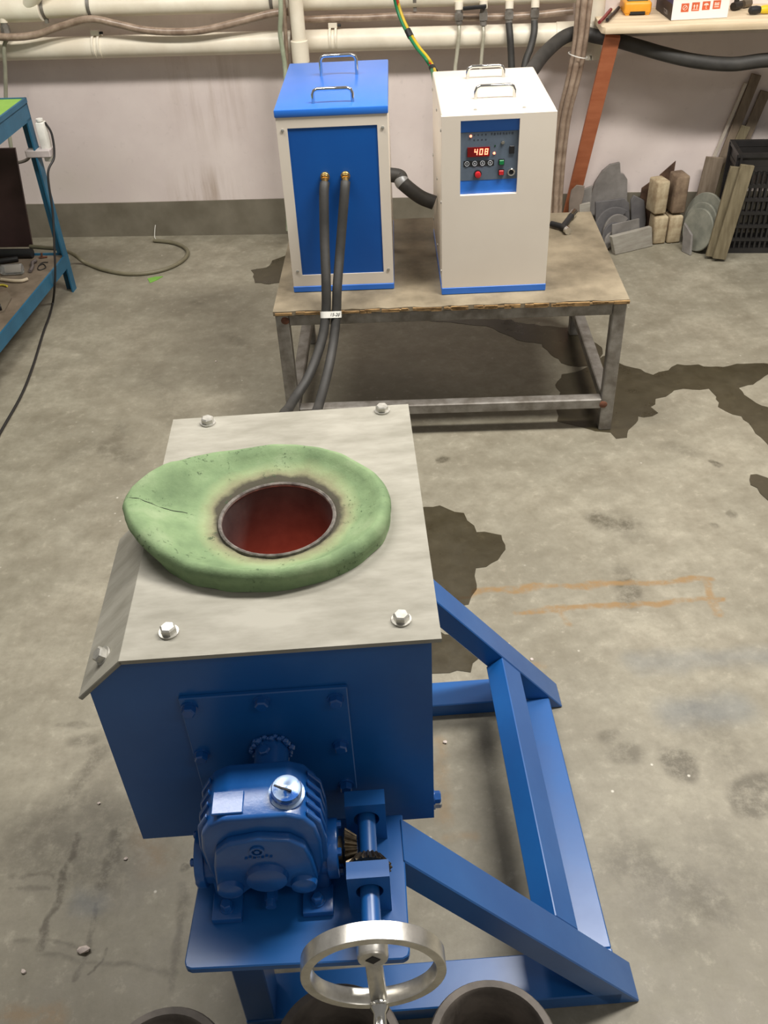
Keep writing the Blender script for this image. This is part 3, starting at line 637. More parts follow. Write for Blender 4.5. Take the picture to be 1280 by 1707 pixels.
LEDM = emit('led_red_hot', (255, 120, 90), 4.0)
seg = {'4': 'bcfg', '0': 'abcdef', '8': 'abcdefg'}
def digit(ch, x, z, w_, h_, parent):
    bm = nb(); t = .0022; sh = .1; y1_, y0_ = PYF - .003, PYF - .0036
    S = {'a': (0, h_ - t, w_, h_), 'd': (0, 0, w_, t), 'g': (0, h_ / 2 - t / 2, w_, h_ / 2 + t / 2), 'f': (0, h_ / 2, t, h_), 'e': (0, 0, t, h_ / 2), 'b': (w_ - t, h_ / 2, w_, h_), 'c': (w_ - t, 0, w_, h_ / 2)}
    for s in seg[ch]:
        a0, b0, a1, b1 = S[s]
        pts_ = [(x + a0 + sh * b0, z + b0), (x + a1 + sh * b0, z + b0), (x + a1 + sh * b1, z + b1), (x + a0 + sh * b1, z + b1)]
        prism(bm, pts_, y0_, y1_)
    obj('digit', bm, LEDM, parent)
digit('4', .0815, .3695, .0085, .015, DISP); digit('0', .0945, .3695, .0085, .015, DISP); digit('8', .1075, .3695, .0085, .015, DISP)
for x, z in ((.073, .415), (.1325, .371)):
    bm = nb(); bmesh.ops.create_uvsphere(bm, u_segments=12, v_segments=8, radius=.0032, matrix=Matrix.Translation((x, PYF, z))); obj('indicator_lamp', bm, LEDM, PAN, 'lit red indicator lamp')
bm = nb(); box(bm, .056, .1325, PYF - .0006, PYF, .341, .355); KS = obj('key_strip', bm, BLACK, PAN)
RINGM = mat('key_ring', (200, 205, 212), .4)
for i in range(4):
    x = .0645 + i * .0195; bm = nb(); lathe(bm, [(.0062, 0), (.0062, .0012), (.0048, .0012), (.0048, 0)], (x, PYF - .0005, .348), (0, -1, 0), 20, True); obj('key', bm, RINGM, PAN)
    bm = nb(); box(bm, x - .0022, x + .0022, PYF - .0014, PYF - .0005, .3472, .3488)
    if i in (1, 2, 3): box(bm, x - .0008, x + .0008, PYF - .0014, PYF - .0005, .3458, .3502)
    obj('key_symbol', bm, RINGM, PAN)
bm = nb(); cyl(bm, (.092, PYF, .322), (.092, PYF - .004, .322), .0098, None, 24); EB = obj('stop_knob', bm, BLACK, PAN)
bm = nb(); cyl(bm, (.092, PYF - .004, .322), (.092, PYF - .013, .322), .0075, None, 24); bev(bm, .001, 2); obj('knob_cap', bm, mat('red_button', (206, 40, 48), .35), EB)
for z, mm in ((.349, mat('green_button', (16, 130, 70), .35)), (.3235, MATS['red_button'])):
    bm = nb(); box(bm, .144, .1585, PYF - .003, PYF, z - .007, z + .007); bz_ = obj('button_bezel', bm, BLACK, PAN)
    bm = nb(); box(bm, .1455, .157, PYF - .007, PYF - .003, z - .0055, z + .0055); bev(bm, .0008, 1); obj('button', bm, mm, bz_)
bm = nb(); lathe(bm, [(.0095, 0), (.0095, .004), (.0075, .005), (.006, .004), (.006, 0)], (.1765, PYF, .3235), (0, -1, 0), 24, True); so = obj('round_socket', bm, CHROME, PAN)
bm = nb(); cyl(bm, (.1765, PYF, .3235), (.1765, PYF - .0015, .3235), .006, None, 20); obj('socket_core', bm, BLACK, so)
bm = nb(); box(bm, .17, .1825, PYF - .0035, PYF, .369, .388); bev(bm, .001, 1); obj('rocker_switch', bm, BLACK, PAN)
bm = nb(); cyl(bm, (.153, PYF, .397), (.153, PYF - .003, .397), .0045, None, 6); tube(bm, [(.153, PYF - .003, .397), (.152, PYF - .012, .400)], .0018, 8, 2, False); obj('toggle_switch', bm, CHROME, PAN)
bm = nb(); cyl(bm, (.134, PYF, .389), (.134, PYF - .001, .389), .002, None, 12); obj('dark_lamp', bm, mat('dim_green', (20, 70, 40), .4), PAN)
bm = nb()
for i in range(8):
    x = .125 + i * .0073; z = .4175
    box(bm, x - .0024, x + .0024, PYF - .0003, PYF, z + .0018, z + .0026); box(bm, x - .0024, x + .0024, PYF - .0003, PYF, z - .0006, z + .0002); box(bm, x - .0004, x + .0004, PYF - .0003, PYF, z - .003, z + .003)
    if i % 2: box(bm, x - .0022, x - .0014, PYF - .0003, PYF, z - .003, z + .001)
    if i % 3: box(bm, x + .0014, x + .0022, PYF - .0003, PYF, z - .003, z + .002)
obj('panel_title_print', bm, mat('print_dark', (58, 64, 76), .5), PAN)
bm = nb()
for r_ in range(2):
    for i in range(4):
        x = .082 + i * .0095; z = .417 - r_ * .012
        box(bm, x - .002, x + .002, PYF - .0003, PYF, z + .0008, z + .0015); box(bm, x - .0004, x + .0004, PYF - .0003, PYF, z - .002, z + .002); box(bm, x - .002, x + .002, PYF - .0003, PYF, z - .001, z - .0004)
obj('panel_small_print', bm, MATS['print_dark'], PAN)

# --- hoses between the blue cabinet and the furnace
fitL = Matrix.Translation((AX, AY, TH)) @ Matrix.Rotation(AYAW, 4, 'Z')
pL = fitL @ Vector((.113, -.0195, .310)); pR = fitL @ Vector((.166, -.0195, .310))
tL = FM @ Vector((.085, .531, .53)); tR = FM @ Vector((.225, .531, .53))
hl = [pL, at_y(540, 325, pL.y - .018), at_y(541, 400, 2.345), at_y(543.5, 470, 2.293), at_y(543, 522, 2.270), at_y(535, 572, 2.225), at_y(513, 630, 2.15), at_y(484, 676, 2.05), at_y(470, 720, 1.85), Vector((-.2, 1.55, .2)), tL + Vector((0, .16, -.03)), tL + Vector((0, .05, 0)), tL]
hr = [pR, at_y(574, 325, pR.y - .018), at_y(567, 415, 2.345), at_y(562, 480, 2.293), at_y(560.5, 524, 2.272), at_y(555, 575, 2.225), at_y(545, 625, 2.15), at_y(530, 680, 2.03), at_y(515, 730, 1.85), Vector((-.1, 1.55, .2)), tR + Vector((0, .16, -.03)), tR + Vector((0, .05, 0)), tR]
pipe_thing('rubber_hose', hl, .0128, RUBBER, 'black rubber hose from the fitting farther from the white cabinet to the furnace', 'hose', 'furnace hoses', 14)
pipe_thing('rubber_hose', hr, .0128, RUBBER, 'black rubber hose from the fitting nearer the white cabinet to the furnace', 'hose', 'furnace hoses', 14)
SLv = spline(hl, 40); SRv = spline(hr, 40)
cl = min(SLv, key=lambda q: abs(q.y - 2.268) + (0 if q.z > .3 else 9)); crr = min(SRv, key=lambda q: abs(q.z - cl.z + .003) + (0 if q.y > 2.1 else 9))
ax_ = (crr - cl).normalized(); dir_ = (SLv[SLv.index(cl) - 3] - cl).normalized(); up_ = (dir_ - ax_ * dir_.dot(ax_)).normalized(); nf = ax_.cross(up_); nf = nf if nf.y < 0 else -nf
bm = nb(); rt_ = .0142; L_ = []
for s in (-.0085, .0085):
    lo = []
    for i in range(12): t = PI / 2 + PI * i / 11; lo.append(bm.verts.new(cl + ax_ * (math.cos(t) * rt_) + nf * (math.sin(t) * rt_) + up_ * s))
    for i in range(12): t = -PI / 2 + PI * i / 11; lo.append(bm.verts.new(crr + ax_ * (math.cos(t) * rt_) + nf * (math.sin(t) * rt_) + up_ * s))
    L_.append(lo)
bridge(bm, L_[0], L_[1]); tp = tag(obj('tape_band', bm, TAPE), 'white tape wrapped around the pair of black hoses with handwriting', 'tape')
rm = Matrix((ax_, up_, nf)).transposed().to_4x4(); tm = cl.lerp(crr, .78) + nf * (rt_ + .0004)
t_ = txt('handwriting', '15-20', .0115, INK, tp, (0, 0, 0), None, .0002, .3)
t_.matrix_local = Matrix.Translation(tp.location).inverted() @ Matrix.Translation(tm - up_ * .0005) @ rm
# hose joining the cabinets
p0 = at_y(648, 291, 2.62); p1 = at_y(724, 338, 2.58); p0.x = AX + AW + .012; 
JH = thing('joining_hose', 'thick black hose joining the two cabinets with a grey tape band', 'hose', (p0.x, p0.y, p0.z))
jp = [Vector((-.012, 0, 0)), Vector((.02, -.004, -.006)), at_y(672, 306, 2.60) - p0, at_y(700, 328, 2.59) - p0, p1 - p0]
bm = nb(); Q_ = tube(bm, jp, .0195, 16); obj('sleeve', bm, RUBBER, JH, None, 60)
i_ = int(len(Q_) * .42); bm = nb(); tube(bm, [Q_[i_], Q_[i_ + 1], Q_[i_ + 2], Q_[i_ + 3]], .0205, 16, 2); obj('tape', bm, GTAPE, JH, None, 60)
# push-fit Y hose connector on the bench
yc = at_z(938, 378, TH + .012)
Y = thing('hose_connector', 'black Y shaped hose connector with metal ends lying on the bench', 'connector', (yc.x, yc.y, TH))
ends = [at_z(956, 355, TH + .012) - yc, at_z(947, 385, TH + .012) - yc, at_z(915, 372, TH + .012) - yc]
bm = nb()
for e_ in ends:
    e_.z = 0; cyl(bm, (0, 0, .012), (e_.x * .85, e_.y * .85, .012), .009, None, 14)
obj('body', bm, BLACK, Y)
for e_ in ends[:2]:
    bm = nb(); cyl(bm, (e_.x * .72, e_.y * .72, .012), (e_.x * 1.05, e_.y * 1.05, .012), .0115, None, 18); obj('metal_end', bm, CHROME, Y)

# ================================================================== PIPES ON THE WALL
def clamp(parent, c, axis, r, m, w=.012):
    bm = nb(); lathe(bm, [(r, -w / 2), (r + .004, -w / 2), (r + .004, w / 2), (r, w / 2)], c, axis, 28, True)
    q = Vector(c) + Vector((0, -(r + .008), -r * .35)); 
    obox(bm, Vector(c) + Vector((0, -.3 * r, -(r + .009))), (1, 0, 0), (0, 1, 0), (0, 0, 1), w, .012, .016)
    return obj('pipe_clamp', bm, m, parent)
WT = Matrix.Translation((0, WY, 0)) @ Matrix.Rotation(WYAW, 4, 'Z')
def wl(u, v, off): q = WT.inverted() @ at_wall(u, v, off); return q      # wall frame: x along, -y out, z up
LP = thing('water_pipe', 'thick cream plastic pipe along the wall under the thinner one', 'pipe', (0, WY, .778), WYAW)
bm = nb(); cyl(bm, (-2.2, -.075, 0), (.80, -.075, -.008), .0385, None, 28); obj('pipe', bm, PVC, LP)
bm = nb(); cyl(bm, (.735, -.075, -.008), (.83, -.075, -.008), .0415, None, 28); bev(bm, .002, 1); obj('coupling', bm, PVC, LP)
bm = nb(); tube(bm, [(.80, -.075, -.008), (.83, -.075, -.008), (.857, -.075, .004), (.868, -.075, .03), (.87, -.075, .06), (.87, -.075, 2.0)], .036, 24, 6); obj('elbow_riser', bm, PVC, LP)
for u in (163, 557):
    x = wl(u, 70, .075).x; bm = nb()
    for s in (-.011, .011): lathe(bm, [(.0385, -.004), (.0425, -.004), (.0425, .004), (.0385, .004)], (x + s, -.075, 0), (1, 0, 0), 28, True)
    box(bm, x - .016, x + .016, -.09, -.075, .04, .056); obj('pipe_clip', bm, PVC, LP)
    bm = nb(); cyl(bm, (x + .018, -.085, .047), (x + .03, -.085, .047), .005); obj('clip_screw', bm, BLACK, LP)
zu = .915
UP = thing('supply_pipe', 'thinner cream plastic pipe along the top of the wall with valves', 'pipe', (0, WY, zu), WYAW)
bm = nb(); cyl(bm, (-2.2, -.075, 0), (.815, -.075, -.01), .034, None, 28); obj('pipe', bm, PVC, UP)
for u in (75, 152, 455, 692):
    x = wl(u, 15, .075).x; clamp(UP, (x, -.075, 0), (1, 0, 0), .034, STEEL)
x = wl(20, 15, .075).x; bm = nb(); cyl(bm, (x - .25, -.085, -.003), (x + .12, -.085, -.003), .042, None, 28); bev(bm, .002, 1); obj('coupling', bm, PVC, UP)
bm = nb(); tube(bm, [(x + .06, -.09, -.005), (x + .11, -.11, .04), (x + .16, -.12, .09)], .026, 18, 4); obj('branch', bm, PVC, UP)
def valve(u, v0, v1, handle, side=0):
    t0 = wl(u, v0, .11); t1 = wl(u, v1, .11); x = t0.x; za = t0.z - zu; zb = t1.z - zu
    bm = nb(); cyl(bm, (x, -.105, za + .02), (x, -.11, za - .005), .015, None, 18); obj('spigot', bm, PVC, UP)
    bm = nb(); cyl(bm, (x, -.11, za - .002), (x, -.112, zb), .0125, None, 16); cyl(bm, (x, -.111, (za + zb) / 2 + .012), (x, -.1115, (za + zb) / 2 - .012), .017, None, 6); vb = obj('valve_body', bm, STEEL, UP)
    if handle:
        bm = nb(); h_ = wl(u - 30, v0 - 4, .13); obox(bm, ((x + h_.x) / 2, -.13, za + .004), (1, 0, .06), (0, 1, 0), (0, 0, 1), abs(x - h_.x) + .02, .01, .013); cyl(bm, (x, -.11, za), (x, -.135, za), .006); bev(bm, .003, 2); obj('valve_lever', bm, BLACK, vb)
    return WT @ Vector((x, -.112, zb + zu))
v1_ = valve(765, 14, 40, False); v2_ = valve(806, 12, 42, True); v3_ = valve(849, 12, 38, False); v4_ = valve(892, 10, 34, False)
v0_ = valve(6, 36, 62, False)
# thin hoses dropping from the valves behind the cabinet
def drop(start, mids, r, m, label, group=None, name='drop_hose'):
    pts = [start] + [at_wall(u, v, off) for u, v, off in mids]; return pipe_thing(name, pts, r, m, label, 'hose', group, 10)
drop(v1_, [(765, 60, .126), (761, 95, .126), (758, 130, .13), (756, 260, .14), (757, 378, .13)], .0072, PALEH, 'pale narrow hose hanging from the valve nearest the striped cable', 'thin pale hoses')
drop(v2_, [(806, 60, .126), (803, 90, .126), (801, 130, .13), (800, 260, .14), (801, 378, .13)], .0065, PALEH, 'pale narrow hose hanging from the valve with a black lever', 'thin pale hoses')
drop(v3_, [(850, 60, .14), (852, 95, .15), (853, 140, .17), (852, 250, .2), (850, 372, .2)], .0125, RUBBER, 'black hose hanging straight down from a valve behind the white cabinet', 'black drop hoses')
drop(v4_, [(890, 55, .135), (884, 80, .155), (874, 112, .19), (862, 200, .25), (858, 360, .26)], .0125, RUBBER, 'black hose slanting down from the last valve before the thick hose', 'black drop hoses')
drop(v0_, [(7, 80, .135), (9, 120, .135), (11, 200, .13), (17, 235, .14), (20, 270, .15), (16, 325, .17), (2, 372, .18), (-30, 400, .2)], .0078, mat('grey_green_hose', (160, 160, 140), .4), 'grey green narrow hose hanging from the valve above the green topped bench')
# sagging clear hoses
pipe_thing('sagging_hose', [at_wall(*q) for q in ((-420, 40, .13), (-250, 58, .13), (-110, 50, .13), (-40, 58, .15), (15, 62, .152), (60, 58, .14), (105, 43, .13), (150, 32, .13), (195, 40, .13), (240, 50, .13), (290, 53, .13), (340, 50, .13), (400, 36, .13), (455, 22, .13), (480, 20, .13))], .0135, CLEARH, 'brownish clear hose sagging over the thick pipe between clamps', 'hose', 'sagging clear hoses')
pipe_thing('sagging_hose', [wall_pt(wl(u, 25, .08).x, .08, z) for u, z in ((496, .848), (525, .847), (560, .848), (600, .846), (650, .848), (692, .848), (740, .841), (790, .836), (850, .835), (900, .838), (930, .843), (955, .846))], .0125, CLEARH, 'brownish clear hose sagging behind the row of valves', 'hose', 'sagging clear hoses')
# PVC drop pipe and hoses by the blue cabinet
q0, q1 = wl(500, -30, .17), wl(502, 104, .17)
DP = thing('drain_pipe', 'white plastic drain pipe dropping behind the blue cabinet', 'pipe', WT @ Vector((q1.x, -.17, 0)), WYAW)
bm = nb(); cyl(bm, (0, 0, 0), (0, 0, 2.8), .0255, None, 24); obj('pipe', bm, PVC, DP)
bm = nb(); cyl(bm, (0, 0, q1.z + .0), (0, 0, q1.z + .075), .032, None, 24); bev(bm, .002, 1); obj('coupling', bm, PVC, DP)
pipe_thing('hanging_hose', [at_wall(*q) for q in ((440, -260, .21), (455, -100, .21), (466, -20, .21), (468, 20, .21), (467, 55, .2), (472, 90, .2), (476, 130, .2), (478, 250, .21), (480, 384, .2))], .0085, mat('green_clear_hose', (176, 184, 160), .3, c2=(150, 158, 134), scale=20), 'pale green clear hose hanging beside the white drain pipe', 'hose')
pipe_thing('hanging_hose', [at_wall(*q) for q in ((448, -260, .16), (460, -100, .16), (470, -20, .16), (474, 20, .16), (476, 60, .16), (478, 110, .16), (481, 250, .16), (483, 384, .16))], .008, CLEARH, 'brown clear hose behind the pale green one', 'hose', 'brown hoses by the drain pipe')
pipe_thing('hanging_hose', [at_wall(*q) for q in ((470, -260, .13), (472, -100, .13), (480, -20, .128), (487, 25, .126), (487, 70, .126), (489, 120, .126), (490, 250, .12), (490, 384, .12))], .008, CLEARH, 'brown clear hose close against the white drain pipe', 'hose', 'brown hoses by the drain pipe')
# striped cable bundle
CBK0 = Matrix.Translation((BX, BY, TH)) @ Matrix.Rotation(BYAW, 4, 'Z')
ST = thing('striped_cable', 'yellow, green and red cable bundle with black tape running down to the white cabinet', 'cable', at_wall(660, -12, .3))
cp = [at_wall(*q) - ST.location for q in ((620, -190, .3), (642, -80, .3), (658, -12, .3), (664, 14, .3), (672, 36, .32), (682, 56, .35), (697, 80, .4), (712, 98, .45), (722, 116, .5))] + [CBK0 @ Vector((.02, BD + .14, .40)) - ST.location, CBK0 @ Vector((.03, BD + .06, .36)) - ST.location, CBK0 @ Vector((.03, BD + .008, .35)) - ST.location]
for (nm, c, ox, oz) in (('wire', (210, 178, 40), .003, .002), ('wire', (22, 122, 76), -.005, 0), ('wire', (186, 58, 42), .004, -.006)):
    bm = nb(); tube(bm, [p + Vector((ox, 0, oz)) for p in cp], .0058, 8); obj(nm, bm, mat('wire%d' % c[0], c, .45), ST, None, 60)
for i in (5, 8):
    bm = nb(); d_ = (cp[i] - cp[i - 1]).normalized(); tube(bm, [cp[i] - d_ * .014, cp[i], cp[i] + d_ * .014], .0115, 12, 2); obj('tape', bm, BLACK, ST, None, 60)
# thick black hose
CBK = Matrix.Translation((BX, BY, TH)) @ Matrix.Rotation(BYAW, 4, 'Z')
pipe_thing('thick_hose', [CBK @ Vector((.225, BD + .001, .33)), CBK @ Vector((.228, BD + .07, .345))] + [at_wall(*q) for q in ((893, 108, .42), (915, 82, .25), (940, 62, .165), (965, 55, .14), (995, 61, .15), (1030, 68, .2), (1065, 78, .22), (1110, 91, .225), (1160, 102, .225), (1220, 107, .225), (1290, 100, .225), (1400, 108, .235), (1560, 122, .25))], .024, RUBBER, 'thick black hose arching from the white cabinet and sagging under the shelf', 'hose', None, 16)
# brown hose bundle
for i, (dx, off, lb) in enumerate(((0, .21, 'middle'), (-9, .19, 'inner'), (9, .19, 'outer'))):
    pts = [at_wall(u + dx * (1 - .3 * max(0, k - 2) / 8), v, off) for k, (u, v) in enumerate(((1010, -330), (995, -160), (978, -30), (972, 20), (968, 60), (962, 100), (952, 145), (941, 190), (933, 250), (928, 310), (925, 372)))]
    pipe_thing('bundled_hose', pts, .0108, CLEARH, ('brown clear hose in the bundle, foremost of three, beside the orange plank', 'brown clear hose in the bundle, on its side towards the white cabinet', 'brown clear hose in the bundle, on its side towards the orange plank')[i], 'hose', 'bundle of brown clear hoses')
bm = nb(); c_ = at_wall(963, 92, .2); lathe(bm, [(.034, -.0015), (.036, -.0015), (.036, .0015), (.034, .0015)], c_, (.25, 0, 1), 24, True); tag(obj('cable_tie', bm, TAPE), 'white cable tie around the brown hose bundle', 'cable tie')
# thin shelf wire
# ================================================================== SHELF AND ITS THINGS
ZS = .835; SO = .31
sl = wl(1004, 44, SO).x
SHF = thing('wall_shelf', 'pale wooden wall shelf above the scrap pile', 'shelf', (WT @ Vector((0, 0, ZS))), WYAW)
bm = nb(); prism(bm, [(sl + .0, -SO + .02), (sl + .012, -SO), (2.2, -SO), (2.2, 0), (sl + .06, 0), (sl + .06, -.125), (sl - .005, -.125)], -.022, 0, 'z'); bev(bm, .0015, 1); obj('board', bm, mat('pale_board', (228, 212, 184), .65, c2=(204, 184, 152), scale=8, bump=.1, stretch=(.4, 5, 1)), SHF)
bm = nb(); fz_ = wl(1160, 57, .175).z - ZS; box(bm, sl + .05, 2.2, -.18, -.15, fz_, -.022); obj('fascia', bm, mat('dusty_white', (214, 204, 194), .6), SHF)
# orange plank brace
b0 = at_wall(946, 372, .03); t0 = at_wall(1021.5, 60, SO - .04)
b0.z = max(b0.z, 0)
def board(name, B_, T_, width, th, m, label, cat, group=None, facing=None, bv=.001, cut=0):
    B_, T_ = Vector(B_), Vector(T_); d = (T_ - B_).normalized(); f = Vector(facing) if facing is not None else wn
    wdir = d.cross(f).normalized(); n_ = wdir.cross(d).normalized(); n_ = n_ if n_.dot(f) > 0 else -n_
    bm = nb(); obox(bm, (B_ + T_) / 2, wdir, n_, d, width, th, (T_ - B_).length); bev(bm, bv, 1)
    zm = min(v.co.z for v in bm.verts)
    o = tag(obj(name, bm, m), label, cat, group); return o
ORANGE = mat('orange_paint', (188, 114, 78), .55, c2=(172, 98, 64), scale=8, stretch=(1, 1, 4), bump=.06)
o = board('plank_brace', b0 + Vector((0, 0, .012)), t0, .052, .02, ORANGE, 'orange painted plank bracing the shelf to the foot of the wall', 'plank')
# multimeter
mm = at_z(1062, 26, ZS); MM = thing('multimeter', 'orange cased multimeter on the shelf', 'multimeter', (mm.x, mm.y, ZS + .001), WYAW)
bm = nb(); box(bm, -.048, .048, .0, .12, .002, .042); bev(bm, .009, 3); box(bm, -.042, -.028, .004, .02, .0, .01); box(bm, .028, .042, .004, .02, 0, .01); obj('case', bm, mat('orange_case', (240, 164, 44), .45), MM)
bm = nb(); box(bm, -.026, .026, -.002, .01, .003, .012); obj('stand_slot', bm, BLACK, MM)
bm = nb(); box(bm, -.036, .036, .015, .11, .04, .05); bev(bm, .005, 2); obj('face', bm, mat('meter_grey', (88, 104, 92), .5), MM)
bm = nb(); cyl(bm, (0, .06, .05), (0, .06, .058), .018); obj('dial', bm, BLACK, MM)
# test leads
q = [at_z(u, v, ZS + .012) for u, v in ((999, 37), (1006, 30), (1012, 23), (1018, 16))]
pipe_thing('test_probe', q, .006, mat('probe_red', (130, 40, 44), .45), 'dark red test probe at the end of the shelf board', 'probe', 'meter probes')
q = [at_z(u, v, ZS + .010) for u, v in ((1012, 33), (1019, 26), (1025, 20), (1031, 13))]
pipe_thing('test_probe', q, .006, BLACK, 'black test probe beside the red one', 'probe', 'meter probes')
bm = nb(); c_ = at_z(1016, 7, ZS); obox(bm, c_ + Vector((0, .008, .0165)), wt, wn, (0, 0, 1), .06, .03, .03); bev(bm, .006, 2); tag(obj('steel_clamp_block', bm, mat('dark_grey_block', (112, 104, 96), .6)), 'dark grey block at the end of the shelf behind the probes', 'block')
# white carton
c0, c1 = at_z(1118, 35, ZS), at_z(1212, 30, ZS); cw_ = (c1 - c0).length; ca = math.atan2(c1.y - c0.y, c1.x - c0.x)
CT = thing('carton', 'white carton printed with four orange handling symbols on the shelf', 'box', (c0.x, c0.y, ZS + .001), ca)
bm = nb(); box(bm, 0, cw_, 0, .2, 0, .14); bev(bm, .001, 1); obj('box', bm, mat('white_card', (245, 240, 236), .5, c2=(240, 234, 230), scale=3), CT)
for z0_, z1_, c in ((0, .022, (40, 38, 40)), (.022, .05, (34, 32, 38)), (.05, .066, (52, 56, 110)), (.066, .078, (192, 84, 44)), (.078, .14, (224, 172, 60))):
    bm = nb(); box(bm, -.0008, .0, .0, .2, z0_, z1_); obj('side_print', bm, mat('print%d%d' % (c[0], c[2]), c, .5), CT)
txt('side_lettering', 'TC801', .02, mat('grey_print', (150, 146, 144), .5), CT, (-.0012, .07, .015), (PI / 2, 0, -PI / 2), .0002)
OP = mat('orange_print', (222, 104, 64), .5); WPR = mat('white_print', (250, 230, 216), .5)
isz = cw_ * .135
for i in range(4):
    x = cw_ * (.22 + .185 * i); z = .038 + .0015 * i
    bm = nb(); box(bm, x - isz / 2, x + isz / 2, -.0006, 0, z - isz / 2, z + isz / 2); sq = obj('symbol_square', bm, OP, CT)
    bm = nb(); s = isz / 2
    if i == 0:
        lathe(bm, [(s * .62, 0), (s * .62, .0003), (s * .5, .0003), (s * .5, 0)], (x, -.0006, z), (0, -1, 0), 16, True); obox(bm, (x, -.0008, z), (1, 0, 1), (0, 1, 0), (-1, 0, 1), s * 1.0, .0003, s * .14)
    elif i == 1:
        for dx in (-.35, .35): prism(bm, [(x + s * (dx - .1), z - s * .5), (x + s * (dx + .1), z - s * .5), (x + s * (dx + .1), z + s * .1), (x + s * (dx + .28), z + s * .1), (x + s * dx, z + s * .6), (x + s * (dx - .28), z + s * .1), (x + s * (dx - .1), z + s * .1)], -.0009, -.0006)
        box(bm, x - s * .7, x + s * .7, -.0009, -.0006, z - s * .72, z - s * .6)
    elif i == 2:
        prism(bm, [(x + s * .65 * math.cos(PI * k / 10), z + s * .1 + s * .5 * math.sin(PI * k / 10)) for k in range(11)], -.0009, -.0006); box(bm, x - s * .06, x + s * .06, -.0009, -.0006, z - s * .65, z + s * .1); box(bm, x - s * .06, x + s * .25, -.0009, -.0006, z - s * .7, z - s * .58)
    else:
        for k in range(3): box(bm, x - s * .55 + k * s * .42, x - s * .28 + k * s * .42, -.0009, -.0006, z - s * .2, z + s * (.55 - .1 * (k % 2)))
        box(bm, x - s * .6, x + s * .6, -.0009, -.0006, z - s * .6, z - s * .42)
    obj('symbol', bm, WPR, CT)
bm = nb(); cyl(bm, (cw_ * .56, 0, .078), (cw_ * .56, -.0006, .078), .013, None, 28); lg = obj('round_logo', bm, mat('logo_blue', (92, 100, 170), .5), CT)
bm = nb(); box(bm, cw_ * .56 - .002, cw_ * .56 + .002, -.0009, -.0006, .07, .086); box(bm, cw_ * .56 - .007, cw_ * .56 + .007, -.0009, -.0006, .076, .079); obj('logo_mark', bm, WPR, lg)
# driver and oddments at the far end of the shelf
s0 = at_z(1262, 17, ZS + .014); s1 = at_z(1292, 15, ZS + .014)
SD = thing('screwdriver', 'yellow and black handled screwdriver lying on the shelf', 'screwdriver', (s0.x, s0.y, ZS + .001), math.atan2(s1.y - s0.y, s1.x - s0.x))
bm = nb(); lathe(bm, [(.006, 0), (.013, .006), (.014, .025), (.011, .04)], (-.03, 0, .014), (1, 0, 0), 16); obj('grip', bm, BLACK, SD)
bm = nb(); lathe(bm, [(.011, .0), (.014, .015), (.014, .05), (.009, .06)], (.01, 0, .014), (1, 0, 0), 16); obj('handle', bm, mat('yellow_plastic', (224, 196, 40), .4), SD)
bm = nb(); cyl(bm, (.065, 0, .014), (.17, 0, .014), .003); obj('blade', bm, CHROME, SD)
for (u, v, h, c, lb) in ((1228, 18, .03, (60, 54, 50), 'dark metal fitting on the shelf next to the carton'), (1244, 14, .022, (124, 112, 96), 'small brownish fitting lying between carton and screwdriver')):
    p = at_z(u, v, ZS); bm = nb(); cyl(bm, (p.x - .016, p.y, ZS + .014), (p.x + .016, p.y + .02, ZS + .014), .0138, None, 8); cyl(bm, (p.x, p.y + .02, ZS + .012), (p.x + .005, p.y + .025, ZS + h + .02), .009); tag(obj('metal_fitting', bm, mat('fit%d' % c[0], c, .5, .5)), lb, 'fitting')

# ================================================================== SCRAP PILE ON THE FLOOR AT THE WALL
GREYT = mat('grey_board', (140, 136, 132), .75, c2=(116, 112, 108), scale=14, bump=.12)
LTILE = mat('light_grey_board', (168, 164, 154), .75, c2=(148, 142, 132), scale=14, bump=.12, stretch=(1, 1, 4))
BRICK = mat('used_firebrick', (196, 182, 152), .85, c2=(150, 130, 102), scale=22, bump=.35, bscale=60)
BRICKD = mat('dark_firebrick', (146, 126, 104), .85, c2=(100, 82, 66), scale=18, bump=.35, bscale=60)
GDISC = mat('green_grey_disc', (142, 142, 130), .7, c2=(114, 116, 106), scale=16, bump=.15)
PLANK = mat('grey_old_plank', (136, 122, 106), .75, c2=(110, 96, 80), scale=14, bump=.18, stretch=(4, 4, .6))
PLANKB = mat('olive_plank', (128, 118, 94), .75, c2=(102, 92, 70), scale=14, bump=.18, stretch=(4, 4, .6))
def slab(name, pA, pB, h, th, lean, m, label, cat, group, rough_=0.0):
    pA, pB = Vector(pA), Vector(pB); x_ = (pB - pA).normalized(); back = Vector((-x_.y, x_.x, 0)); back = back if back.y > 0 else -back
    up = (Vector((0, 0, 1)) * math.cos(lean) + back * math.sin(lean)); n_ = x_.cross(up)
    bm = nb(); obox(bm, (pA + pB) / 2 + up * h / 2 + Vector((0, 0, .001 + th * math.sin(lean) / 2)), x_, n_, up, (pB - pA).length, th, h); bev(bm, .002, 1)
    return tag(obj(name, bm, m), label, cat, group)
